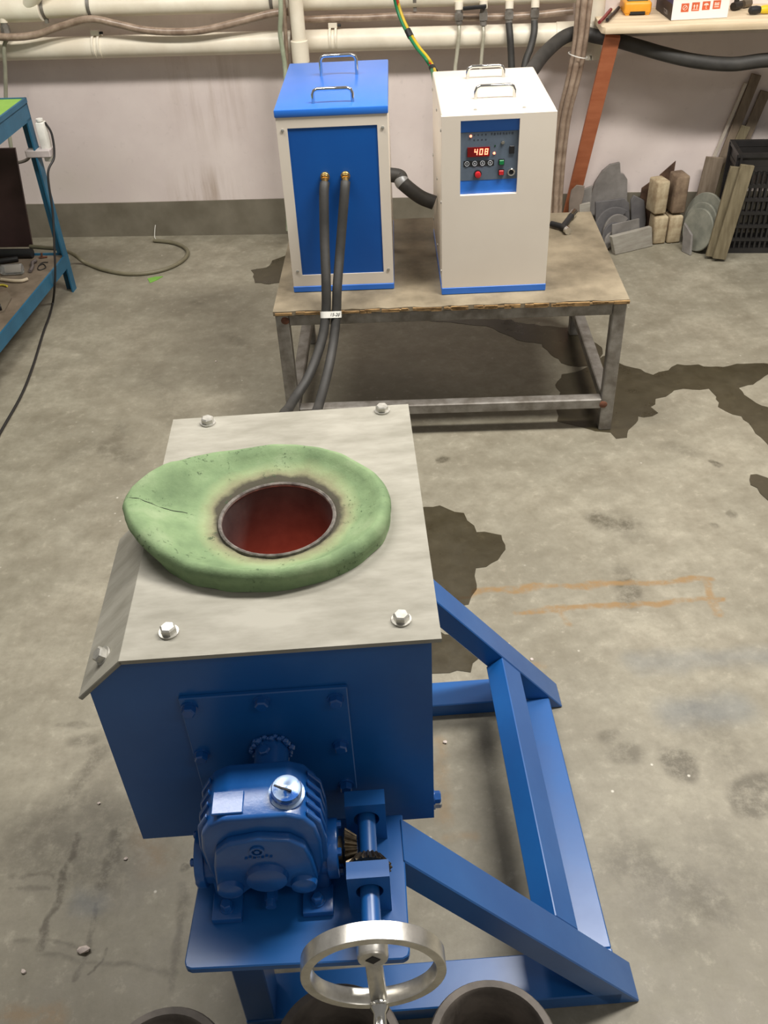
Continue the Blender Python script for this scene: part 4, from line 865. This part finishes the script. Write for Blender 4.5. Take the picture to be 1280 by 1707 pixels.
def ddisc(name, c, r, th, normal, m, label, cat, group, a0=0, a1=360, roll=0):
    a, b, d = basis(normal); bm = nb(); n = 36; c = Vector(c)
    hz = Vector((0, 0, 1)); b2 = (hz - d * hz.dot(d)).normalized(); a2 = b2.cross(d)
    pts = [(r * math.cos(math.radians(a0 + (a1 - a0) * i / n + roll)), r * math.sin(math.radians(a0 + (a1 - a0) * i / n + roll))) for i in range(n + (1 if a1 - a0 < 360 else 0))]
    A_ = [bm.verts.new(c + a2 * x + b2 * y) for x, y in pts]; B_ = [bm.verts.new(c + a2 * x + b2 * y - d * th) for x, y in pts]
    bm.faces.new(A_); bm.faces.new(B_[::-1]); bridge(bm, A_, B_); bev(bm, .0025, 1)
    zm = min(v.co.z for v in bm.verts)
    for v in bm.verts: v.co.z -= zm - .001
    return tag(obj(name, bm, m), label, cat, group)
G1 = 'insulation offcuts by the wall'
def px3(l): return [(940 + x / 3.765, 220 + y / 3.765) for x, y in l]
def traced(name, outline, fa, fb, lean, th, m, label, cat, group=G1, side=0.0):
    A_, B_ = at_z(*fa), at_z(*fb); x_ = (B_ - A_).normalized(); back = Vector((-x_.y, x_.x, 0)); back = back if back.y > 0 else -back
    up = Vector((0, 0, math.cos(lean))) + back * math.sin(lean); n_ = x_.cross(up).normalized(); n_ = n_ if n_.y < 0 else -n_
    P = []
    for u, v in outline:
        d = ray(u, v); P.append(EYE + d * ((A_ - EYE).dot(n_) / d.dot(n_)))
    zl = min(p.z for p in P)
    for p in P:
        if p.z < 0 or (zl > 0 and p.z < zl + .035): p -= up * (p.z / up.z)
    bm = nb(); F_ = [bm.verts.new(p) for p in P]; G_ = [bm.verts.new(p - n_ * th) for p in P]; bm.faces.new(F_); bm.faces.new(G_[::-1]); bridge(bm, F_, G_); bev(bm, .0015, 1)
    zm = min(v.co.z for v in bm.verts)
    for v in bm.verts: v.co.z -= zm - .0005
    return tag(obj(name, bm, m), label, cat, group)
def arc(cx, cy, rx, ry, a0, a1, n=14): return [(cx + rx * math.cos(math.radians(a0 + (a1 - a0) * i / n)), cy - ry * math.sin(math.radians(a0 + (a1 - a0) * i / n))) for i in range(n + 1)]
BROWNB = mat('brown_grey_board', (142, 130, 120), .75, c2=(120, 108, 98), scale=12)
DKB = mat('blue_grey_board', (108, 106, 106), .75, c2=(88, 86, 88), scale=14, bump=.12)
traced('broken_disc', px3([(35, 540), (32, 440), (45, 370), (80, 335), (130, 340), (125, 400), (100, 490), (90, 560)]), (952, 403.5), (977, 402.5), .0, .008, BROWNB, 'brownish broken disc piece at the foot of the orange plank', 'disc')
traced('broken_disc', px3([(75, 410), (110, 368), (178, 340), (172, 440), (160, 560), (100, 560)]), (964, 400), (988, 399), .02, .012, GREYT, 'small curved grey piece beside the brownish broken disc', 'disc')
traced('board_offcut', px3([(98, 458), (165, 444), (172, 590), (105, 590)]), (966, 404), (986, 403), .02, .012, LTILE, 'small pale offcut between bench corner and half disc', 'offcut')
traced('half_disc', px3([(190, 620), (162, 480), (170, 400), (195, 320), (240, 250), (290, 208), (352, 194), (356, 262), (378, 268), (398, 300), (398, 600)]), (985, 389), (1046, 386), .05, .016, GREYT, 'large grey half disc leaning on the wall', 'disc')
traced('board_offcut', px3([(425, 640), (420, 430), (440, 400), (505, 432), (515, 560), (500, 640)]), (1052, 394), (1078, 392), .06, .012, DKB, 'darker grey offcut between half disc and bricks', 'offcut')
traced('board_offcut', px3([(200, 660), (198, 442), (382, 420), (410, 450), (418, 640)]), (993, 400), (1048, 396), .05, .012, DKB, 'dark square offcut leaning on the half disc', 'offcut')
for k, (cx_, cy_, rx_, ry_, fl_) in enumerate(((330, 640, 140, 165, 408), (345, 660, 100, 140, 412), (325, 690, 85, 120, 416), (320, 720, 68, 90, 421))):
    traced('broken_disc', px3(arc(cx_, cy_, rx_, ry_, 60 - 6 * k, 200)), (990 + k * 4, fl_), (1050, fl_ - 7), .12, .011, GREYT if k % 2 else DKB, ('rearmost', 'second', 'third', 'foremost')[k] + ' broken grey disc piece fanned beside the light grey offcut', 'disc')
traced('board_offcut', px3([(305, 700), (303, 582), (474, 544), (478, 690)]), (1020, 420), (1068, 411.3), .03, .005, GREYT, 'grey rectangular offcut just behind the light grey one', 'offcut')
traced('board_offcut', px3([(320, 776), (301, 662), (552, 598), (556, 720)]), (1024, 426), (1087, 411), .05, .02, LTILE, 'light grey rectangular offcut standing foremost in the scrap pile', 'offcut')
# rusty bent plates
RPL = mat('rusty_plate', (104, 80, 64), .7, .3, c2=(72, 54, 44), scale=24, bump=.3)
for k, (u0, v0, u1, v1, h, ln, lb) in enumerate(((1058, 391, 1080, 390, .23, .06, 'rusty dark plate leaning behind the bricks'), (1084, 390, 1106, 389, .29, .06, 'rusty pointed plate behind the bricks against the wall'))):
    pA, pB = at_z(u0, v0), at_z(u1, v1); back = Vector((.04, math.sin(ln), math.cos(ln)))
    bm = nb(); P = [pA, pB, pB + back * h, pA + back * h * .82]; x_ = (pB - pA).normalized(); n_ = x_.cross(back).normalized() * .006
    A_ = [bm.verts.new(p) for p in P]; B_ = [bm.verts.new(p - n_) for p in P]; bm.faces.new(A_); bm.faces.new(B_[::-1]); bridge(bm, A_, B_)
    zm = min(v.co.z for v in bm.verts)
    for v in bm.verts: v.co.z -= zm
    tag(obj('rusty_plate', bm, RPL), lb, 'plate', G1)
# bricks
def brick(u0, u1, v, z0, h, dp, yaw, m, lb, ys=0.0, xs=0.0):
    a, b = at_z(u0, v), at_z(u1, v); w_ = (b - a).length; bm = nb()
    box(bm, 0, w_, 0, dp, 0, h); bev(bm, .008, 2)
    import mathutils
    for q in bm.verts: q.co += mathutils.noise.noise_vector(q.co * 25 + Vector((u0, z0 * 9, 0))) * .0035
    zm = min(q.co.z for q in bm.verts)
    for q in bm.verts: q.co.z -= zm
    o = link('firebrick', mesh('firebrick', bm, m, 50), None, (a.x + xs, a.y + ys, z0), (0, 0, yaw)); tag(o, lb, 'brick', 'used firebricks')
brick(1087, 1110, 409, .001, .112, .07, .1, BRICK, 'pale firebrick at the bottom of the stack beside the grey offcuts')
brick(1111, 1134, 407, .001, .112, .07, .06, BRICK, 'pale firebrick at the bottom of the stack beside the round discs')
brick(1088, 1110, 409, .121, .132, .08, .22, BRICK, 'pale firebrick on top of the stack beside the grey offcuts', .003, -.010)
brick(1112, 1135, 407, .121, .148, .08, .12, BRICKD, 'brown stained firebrick on top of the stack beside the round discs', .004, .002)
# round discs
nrm = Vector((-.88, -.38, .2)).normalized()
for k, (r, cx_, cy_, lb) in enumerate(((.106, 1.325, 3.555, 'largest green grey disc leaning on the planks'), (.09, 1.310, 3.54, 'middle green grey disc leaning on the largest one'), (.082, 1.296, 3.52, 'smallest green grey disc, foremost of the leaning three'))):
    ddisc('round_disc', Vector((cx_, cy_, .15)), r, .011, nrm, GDISC, lb, 'disc', 'round discs by the planks')
traced('board_offcut', px3([(738, 740), (752, 570), (800, 650), (790, 775)]), (1137, 420), (1151, 427), .05, .01, GREYT, 'small grey offcut standing at the foot of the round discs', 'offcut')
# planks
G2 = 'old planks leaning on the wall'
def fpx(u, v, off): return at_wall(u, v, off)
def foot(u, v, off): return wall_pt((at_z(u, v) - Vector((0, WY, 0))).dot(wt), off, .012)
board('plank', foot(1158, 384, .03), fpx(1261, 124, .018), .036, .012, PLANK, 'tallest grey plank, its end highest on the wall', 'plank', G2)
board('plank', foot(1178, 386, .03), fpx(1276, 152, .018), .038, .012, PLANK, 'second tallest grey plank, just beside the tallest one', 'plank', G2)
board('plank', foot(1168, 388, .05), fpx(1243, 210, .036), .036, .012, PLANKB, 'shorter plank laid against the second tallest one', 'plank', G2)
board('plank', foot(1138, 383, .03), fpx(1243, 138, .018), .012, .010, mat('white_lath', (196, 186, 172), .6), 'narrow whitish lath beside the tallest plank', 'plank', G2)
board('plank', foot(1158, 388, .072), fpx(1192, 262, .056), .07, .012, PLANK, 'short wide board behind the round discs', 'plank', G2)
board('plank', at_z(1184, 432) + Vector((0, 0, .012)), fpx(1227, 278, .292), .042, .014, PLANKB, 'olive plank beside the black crate, the inner of two', 'plank', G2)
board('plank', at_z(1197, 436) + Vector((0, 0, .012)), fpx(1246, 275, .314), .05, .014, PLANKB, 'olive plank touching the black crate, the outer of two', 'plank', G2)
# crate
k0, k1 = at_z(1204, 421), at_z(1285, 421); CA = math.atan2(k1.y - k0.y, k1.x - k0.x)
CR = thing('plastic_crate', 'black slotted plastic crate beside the leaning planks', 'crate', (k0.x, k0.y, 0), CA)
CRM = mat('crate_black', (44, 42, 42), .45, c2=(32, 31, 31), scale=12)
cw2, cd2, ch2 = .5, .15, .385
def lattice(p0, dx, L, m_, nm):
    bm = nb(); dxv = Vector(dx); nv = Vector((-dxv.y, dxv.x, 0)); p0 = Vector(p0)
    rows = [.0, .055, .108, .160, .212, .264, .33, ch2]
    for i in range(len(rows)):
        z = rows[i]; hgt = .012 if 0 < i < len(rows) - 1 else .02
        if i == len(rows) - 2: hgt = .016
        zc = z + (hgt / 2 if i == 0 else (-hgt / 2 if i == len(rows) - 1 else 0)); obox(bm, p0 + dxv * L / 2 + Vector((0, 0, zc)), dxv, nv, (0, 0, 1), L, .012, hgt)
    nsl = int(L / .019)
    for i in range(nsl + 1):
        x = L * i / nsl; wid = .03 if i in (0, nsl) else .0075
        obox(bm, p0 + dxv * x + Vector((0, 0, ch2 / 2)), dxv, nv, (0, 0, 1), wid, .008, ch2 - .01)
    obox(bm, p0 + dxv * L / 2 + Vector((0, 0, ch2 - .03)), dxv, nv, (0, 0, 1), L, .009, .05)
    obj(nm, bm, m_, CR)
lattice((0, 0, 0), (1, 0, 0), cw2, CRM, 'front_side'); lattice((0, cd2, 0), (1, 0, 0), cw2, CRM, 'back_side'); lattice((0, 0, 0), (0, 1, 0), cd2, CRM, 'end_side'); lattice((cw2, 0, 0), (0, 1, 0), cd2, CRM, 'end_side')
bm = nb(); box(bm, 0, cw2, 0, cd2, .004, .01); obj('bottom', bm, CRM, CR)
bm = nb(); L_ = [(-.012, -.012, cw2 + .012, .004), (-.012, cd2 - .004, cw2 + .012, cd2 + .012), (-.012, .004, .004, cd2 - .004), (cw2 - .004, .004, cw2 + .012, cd2 - .004)]
for q in L_: box(bm, q[0], q[2], q[1], q[3], ch2 - .012, ch2 + .002)
obj('rim', bm, CRM, CR)

# ================================================================== TEAL WORKBENCH AT THE EDGE
wbx, wby = -1.17, 3.475
WB = thing('workbench', 'teal steel workbench with bright green top', 'bench', (wbx, wby, 0), WYAW)
WH = .70; LL = 2.0; WWD = .9
for x, y in ((-.038, -.038), (-WWD, -.038), (-.038, -LL), (-WWD, -LL)):
    bm = nb()
    prism(bm, [(x, y + .038), (x + .038, y + .038), (x + .038, y), (x + .032, y), (x + .032, y + .032), (x, y + .032)], 0, WH - .05, 'z'); obj('leg', bm, TEAL, WB)
bm = nb(); box(bm, -.006, 0, -LL, 0, WH - .058, WH); box(bm, -WWD, 0, -.006, 0, WH - .058, WH); box(bm, -.03, 0, -LL, 0, WH - .006, WH); box(bm, -WWD, 0, -.03, 0, WH - .006, WH); obj('top_rail', bm, TEAL, WB)
bm = nb(); box(bm, -WWD, -.006, -LL, -.006, WH - .004, WH + .012); obj('tabletop', bm, mat('lime_green', (146, 190, 84), .6, c2=(128, 172, 70), scale=8), WB)
bm = nb(); box(bm, -.006, .002, -LL, 0, WH - .001, WH + .015); box(bm, -WWD, 0, -.006, .002, WH - .001, WH + .015); obj('edge_strip', bm, TEAL, WB)
bm = nb(); box(bm, -.006, 0.001, -LL, 0, .1, .148); box(bm, -WWD, 0, -.006, 0, .1, .148); obj('lower_rail', bm, TEAL, WB)
ZL = .14
bm = nb(); box(bm, -WWD, -.006, -LL, -.006, ZL - .015, ZL); obj('lower_shelf', bm, mat('dirty_shelf', (130, 116, 100), .75, c2=(98, 86, 72), scale=10, bump=.1), WB)
WBM = Matrix.Translation((wbx, wby, 0)) @ Matrix.Rotation(WYAW, 4, 'Z')
# maroon board standing on the lower shelf
pA = at_z(52, 415, ZL); pBt = None
bm = nb(); x_ = wt; up = Vector((0, 0, 1)); d_ = Vector((-.32, .04, .94)).normalized()
R0 = pA + Vector((0, .02, .0)); P = [R0, R0 - wt * .5, R0 - wt * .5 + Vector((0, .01, .375)), R0 + Vector((.036, .01, .375))]
A_ = [bm.verts.new(p) for p in P]; B_ = [bm.verts.new(p + Vector((0, .012, 0))) for p in P]; bm.faces.new(A_); bm.faces.new(B_[::-1]); bridge(bm, A_, B_)
tag(obj('maroon_board', bm, mat('maroon_sheet', (82, 60, 58), .5, c2=(66, 48, 46), scale=5)), 'dark maroon board standing on the lower shelf of the teal workbench', 'board')
q0, q1 = at_z(-30, 423, ZL + .0185), at_z(54, 422, ZL + .0185); bm = nb(); cyl(bm, q0, q1, .0175, None, 18)
tag(obj('black_tube', bm, BLACK), 'black tube lying at the foot of the maroon board', 'tube')
# power strip tied to the leg
ps = at_z(72, 228, .56)
PS = thing('power_strip', 'white power strip taped upright to the workbench leg', 'power strip', (wbx + .022, wby - .012, .5), WYAW)
bm = nb(); box(bm, -.006, .024, -.014, .02, 0, .135); bev(bm, .005, 2); obj('case', bm, TAPE, PS)
bm = nb(); box(bm, -.063, .028, -.03, .023, .02, .046); bev(bm, .003, 1); obj('tape', bm, mat('tape_grey', (206, 196, 194), .5), PS)
bm = nb(); cyl(bm, (.009, 0, .138), (.009, 0, .146), .012); obj('end_cap', bm, TAPE, PS)
# cables
BLKC = mat('black_cable', (36, 34, 34), .5)
s0_ = WBM @ Vector((.05, 0, .62))
pipe_thing('power_cable', [WBM @ Vector((.047, -.004, .632)), WBM @ Vector((.062, -.006, .59)), WBM @ Vector((.06, -.03, .52)), at_y(80, 290, 3.40), at_y(88, 355, 3.36), at_y(91, 420, 3.31), at_y(92, 452, 3.29), at_y(91, 480, 3.285), at_z(88, 505, .006), at_z(82, 528, .005), at_z(72, 555, .005), at_z(55, 610, .005), at_z(35, 660, .005), at_z(0, 722, .005), at_z(-30, 780, .005), at_z(-160, 900, .005), at_z(-420, 960, .005)], .0042, BLKC, 'thin black cable hanging from the power strip and trailing over the floor', 'cable', None, 8)
pipe_thing('grey_cable', [at_wall(-30, 262, .3), at_wall(0, 268, .3), at_wall(15, 271, .3), at_wall(30, 271, .3), at_wall(45, 266, .31), at_wall(54, 254, .33)], .006, mat('grey_cable', (112, 106, 96), .5), 'grey cable looping below the power strip towards the leg', 'cable', None, 8)
pipe_thing('floor_hose', [at_z(50, 411, ZL + .014), at_z(75, 413, ZL + .013), at_z(98, 416, ZL + .012) + Vector((.01, 0, 0)), at_z(122, 424, .06), at_z(142, 438, .01), at_z(170, 449, .008), at_z(205, 456, .008), at_z(240, 456, .008), at_z(275, 449, .008), at_z(302, 436, .008), at_z(313, 422, .008), at_z(305, 411, .008), at_z(285, 404, .008), at_z(256, 401, .008)], .0078, mat('olive_hose', (122, 116, 94), .5), 'olive grey hose curling across the floor by the wall', 'hose', None, 10)
pipe_thing('wire_scrap', [at_z(262, 400, .003), at_z(258, 396, .004), at_z(258, 384, .03), at_z(259, 375, .05)], .0016, TAPE, 'thin pale wire sticking up at the hose end', 'wire', None, 6)
bm = nb(); P = [at_z(*q) for q in ((246, 465), (258, 462), (272, 461), (262, 467), (250, 472))]; prism(bm, [(p.x, p.y) for p in P], .0, .002, 'z'); tag(obj('green_scrap', bm, mat('green_paper', (120, 176, 70), .6)), 'bright green scrap on the floor beside the hose', 'scrap')
# clutter on the lower shelf
def sh(u, v, dz=.0): return at_z(u, v, ZL + dz)
for (pts, r, m, lb, nm) in (
    ([sh(-12, 437, .0125), sh(10, 434, .0125), sh(30, 431, .0125)], .0105, BLACK, 'black handled tool lying on the lower shelf by the tube', 'hand_tool'),
    ([sh(2, 443, .007), sh(6, 447, .007), sh(9, 451, .007)], .006, STEEL, 'short bare steel rod on the lower shelf', 'steel_rod'),
    ([sh(50, 452, .009), sh(54, 445, .009), sh(54, 438, .009), sh(60, 434, .009)], .0065, mat('grey_tool', (120, 112, 110), .4, .4), 'grey curved tool with a pale tip on the lower shelf', 'hand_tool'),
    ([sh(64, 443, .003), sh(72, 440, .003), sh(76, 446, .003), sh(66, 450, .003), sh(63, 446, .003), sh(70, 438, .003), sh(80, 437, .003)], .0018, BLKC, 'tangle of thin dark wire on the lower shelf', 'wire_tangle'),
    ([sh(2, 466, .0075), sh(20, 468, .0075), sh(36, 468, .0075), sh(46, 465, .0075)], .0065, mat('cream_strip', (196, 182, 158), .6), 'cream strip lying across the lower shelf', 'strip'),
    ([sh(-6, 476, .005), sh(4, 475, .005), sh(12, 477, .005)], .004, mat('yellow_wire', (206, 190, 70), .5), 'short yellow wire end on the lower shelf', 'wire')):
    pipe_thing(nm, pts, r, m, lb, 'tool' if 'tool' in nm or 'rod' in nm else 'scrap', 'oddments on the lower shelf', 8)
c_ = sh(18, 458)
BT = thing('clear_bottle', 'clear plastic bottle lying on the lower shelf', 'bottle', (c_.x, c_.y, ZL), WYAW + .1)
k = NT('clear_plastic'); k.b.inputs['Base Color'].default_value = (.9, .92, .92, 1); k.b.inputs['Roughness'].default_value = .12; k.b.inputs['Transmission Weight'].default_value = .85; k.b.inputs['IOR'].default_value = 1.3
bm = nb(); lathe(bm, [(.016, 0), (.02, .004), (.02, .07), (.012, .085), (.007, .092), (.007, .1)], (.05, 0, .0205), (-1, 0, 0), 20); obj('bottle', bm, k.m, BT)
bm = nb(); cyl(bm, (-.05, 0, .0205), (-.064, 0, .0205), .009); obj('cap', bm, TAPE, BT)
c_ = sh(3, 485); RT = thing('glue_tube', 'red capped white tube on the lower shelf', 'tube', (c_.x, c_.y, ZL + .0005), WYAW + .2)
bm = nb(); lathe(bm, [(.006, 0), (.014, .012), (.015, .07)], (-.03, 0, .0155), (-1, 0, 0), 16); obj('tube', bm, TAPE, RT)
bm = nb(); lathe(bm, [(.015, 0), (.014, .012), (.006, .022)], (-.03, 0, .0155), (1, 0, 0), 16); obj('cap', bm, mat('red_cap', (222, 54, 48), .4), RT)
bm = nb(); P = [sh(*q) for q in ((-20, 492), (12, 487), (20, 498), (8, 520), (-20, 528))]; prism(bm, [(p.x, p.y) for p in P], ZL + .0005, ZL + .006, 'z'); tag(obj('brown_sheet', bm, mat('brown_sheet', (120, 108, 92), .7)), 'brownish card sheet lying near the edge of the lower shelf', 'sheet')
bm = nb(); a0_, a1_ = sh(2, 511, .0185), sh(-30, 518, .0185); cyl(bm, a0_, a1_, .0105, None, 16); tag(obj('dark_pipe', bm, BLACK), 'short dark pipe end at the edge of the lower shelf', 'pipe')
bm = nb(); c_ = sh(70, 431); cyl(bm, (c_.x, c_.y, ZL + .003), (c_.x + .004, c_.y, ZL + .022), .004); cyl(bm, (c_.x - .01, c_.y, ZL + .0048), (c_.x + .02, c_.y + .004, ZL + .0048), .004); tag(obj('bent_bolt', bm, RUST), 'small rusty bolt standing on the lower shelf', 'bolt')

# ================================================================== FLOOR CRUMBS
CHIP = mat('white_chip', (222, 208, 200), .7)
for i, (u, v, s, lb) in enumerate(((140, 1586, .011, 'white plaster crumb, largest on the bare floor beside the gear platform'), (40, 1620, .005, 'small white crumb far from the gear platform'), (360, 603, .004, 'tiny white crumb between bench and teal workbench'),
        (742, 1238, .005, 'tiny white crumb inside the blue frame'), (165, 1340, .004, 'tiny white crumb beside the furnace body'), (886, 1100, .004, 'tiny white crumb behind the slanted brace'), (76, 490, .006, 'white crumb on the floor under the teal workbench'), (210, 1432, .004, 'tiny pale crumb on the stained floor'))):
    p = at_z(u, v); bm = nb(); bmesh.ops.create_icosphere(bm, subdivisions=1, radius=s, matrix=Matrix.Translation((p.x, p.y, s * .5)) @ Matrix.Diagonal((1, .8, .55, 1)))
    for q in bm.verts: q.co += Vector((random.uniform(-1, 1), random.uniform(-1, 1), 0)) * s * .25
    zm = min(q.co.z for q in bm.verts)
    for q in bm.verts: q.co.z -= zm
    tag(obj('plaster_crumb', bm, CHIP), lb, 'crumb', 'crumbs on the floor')
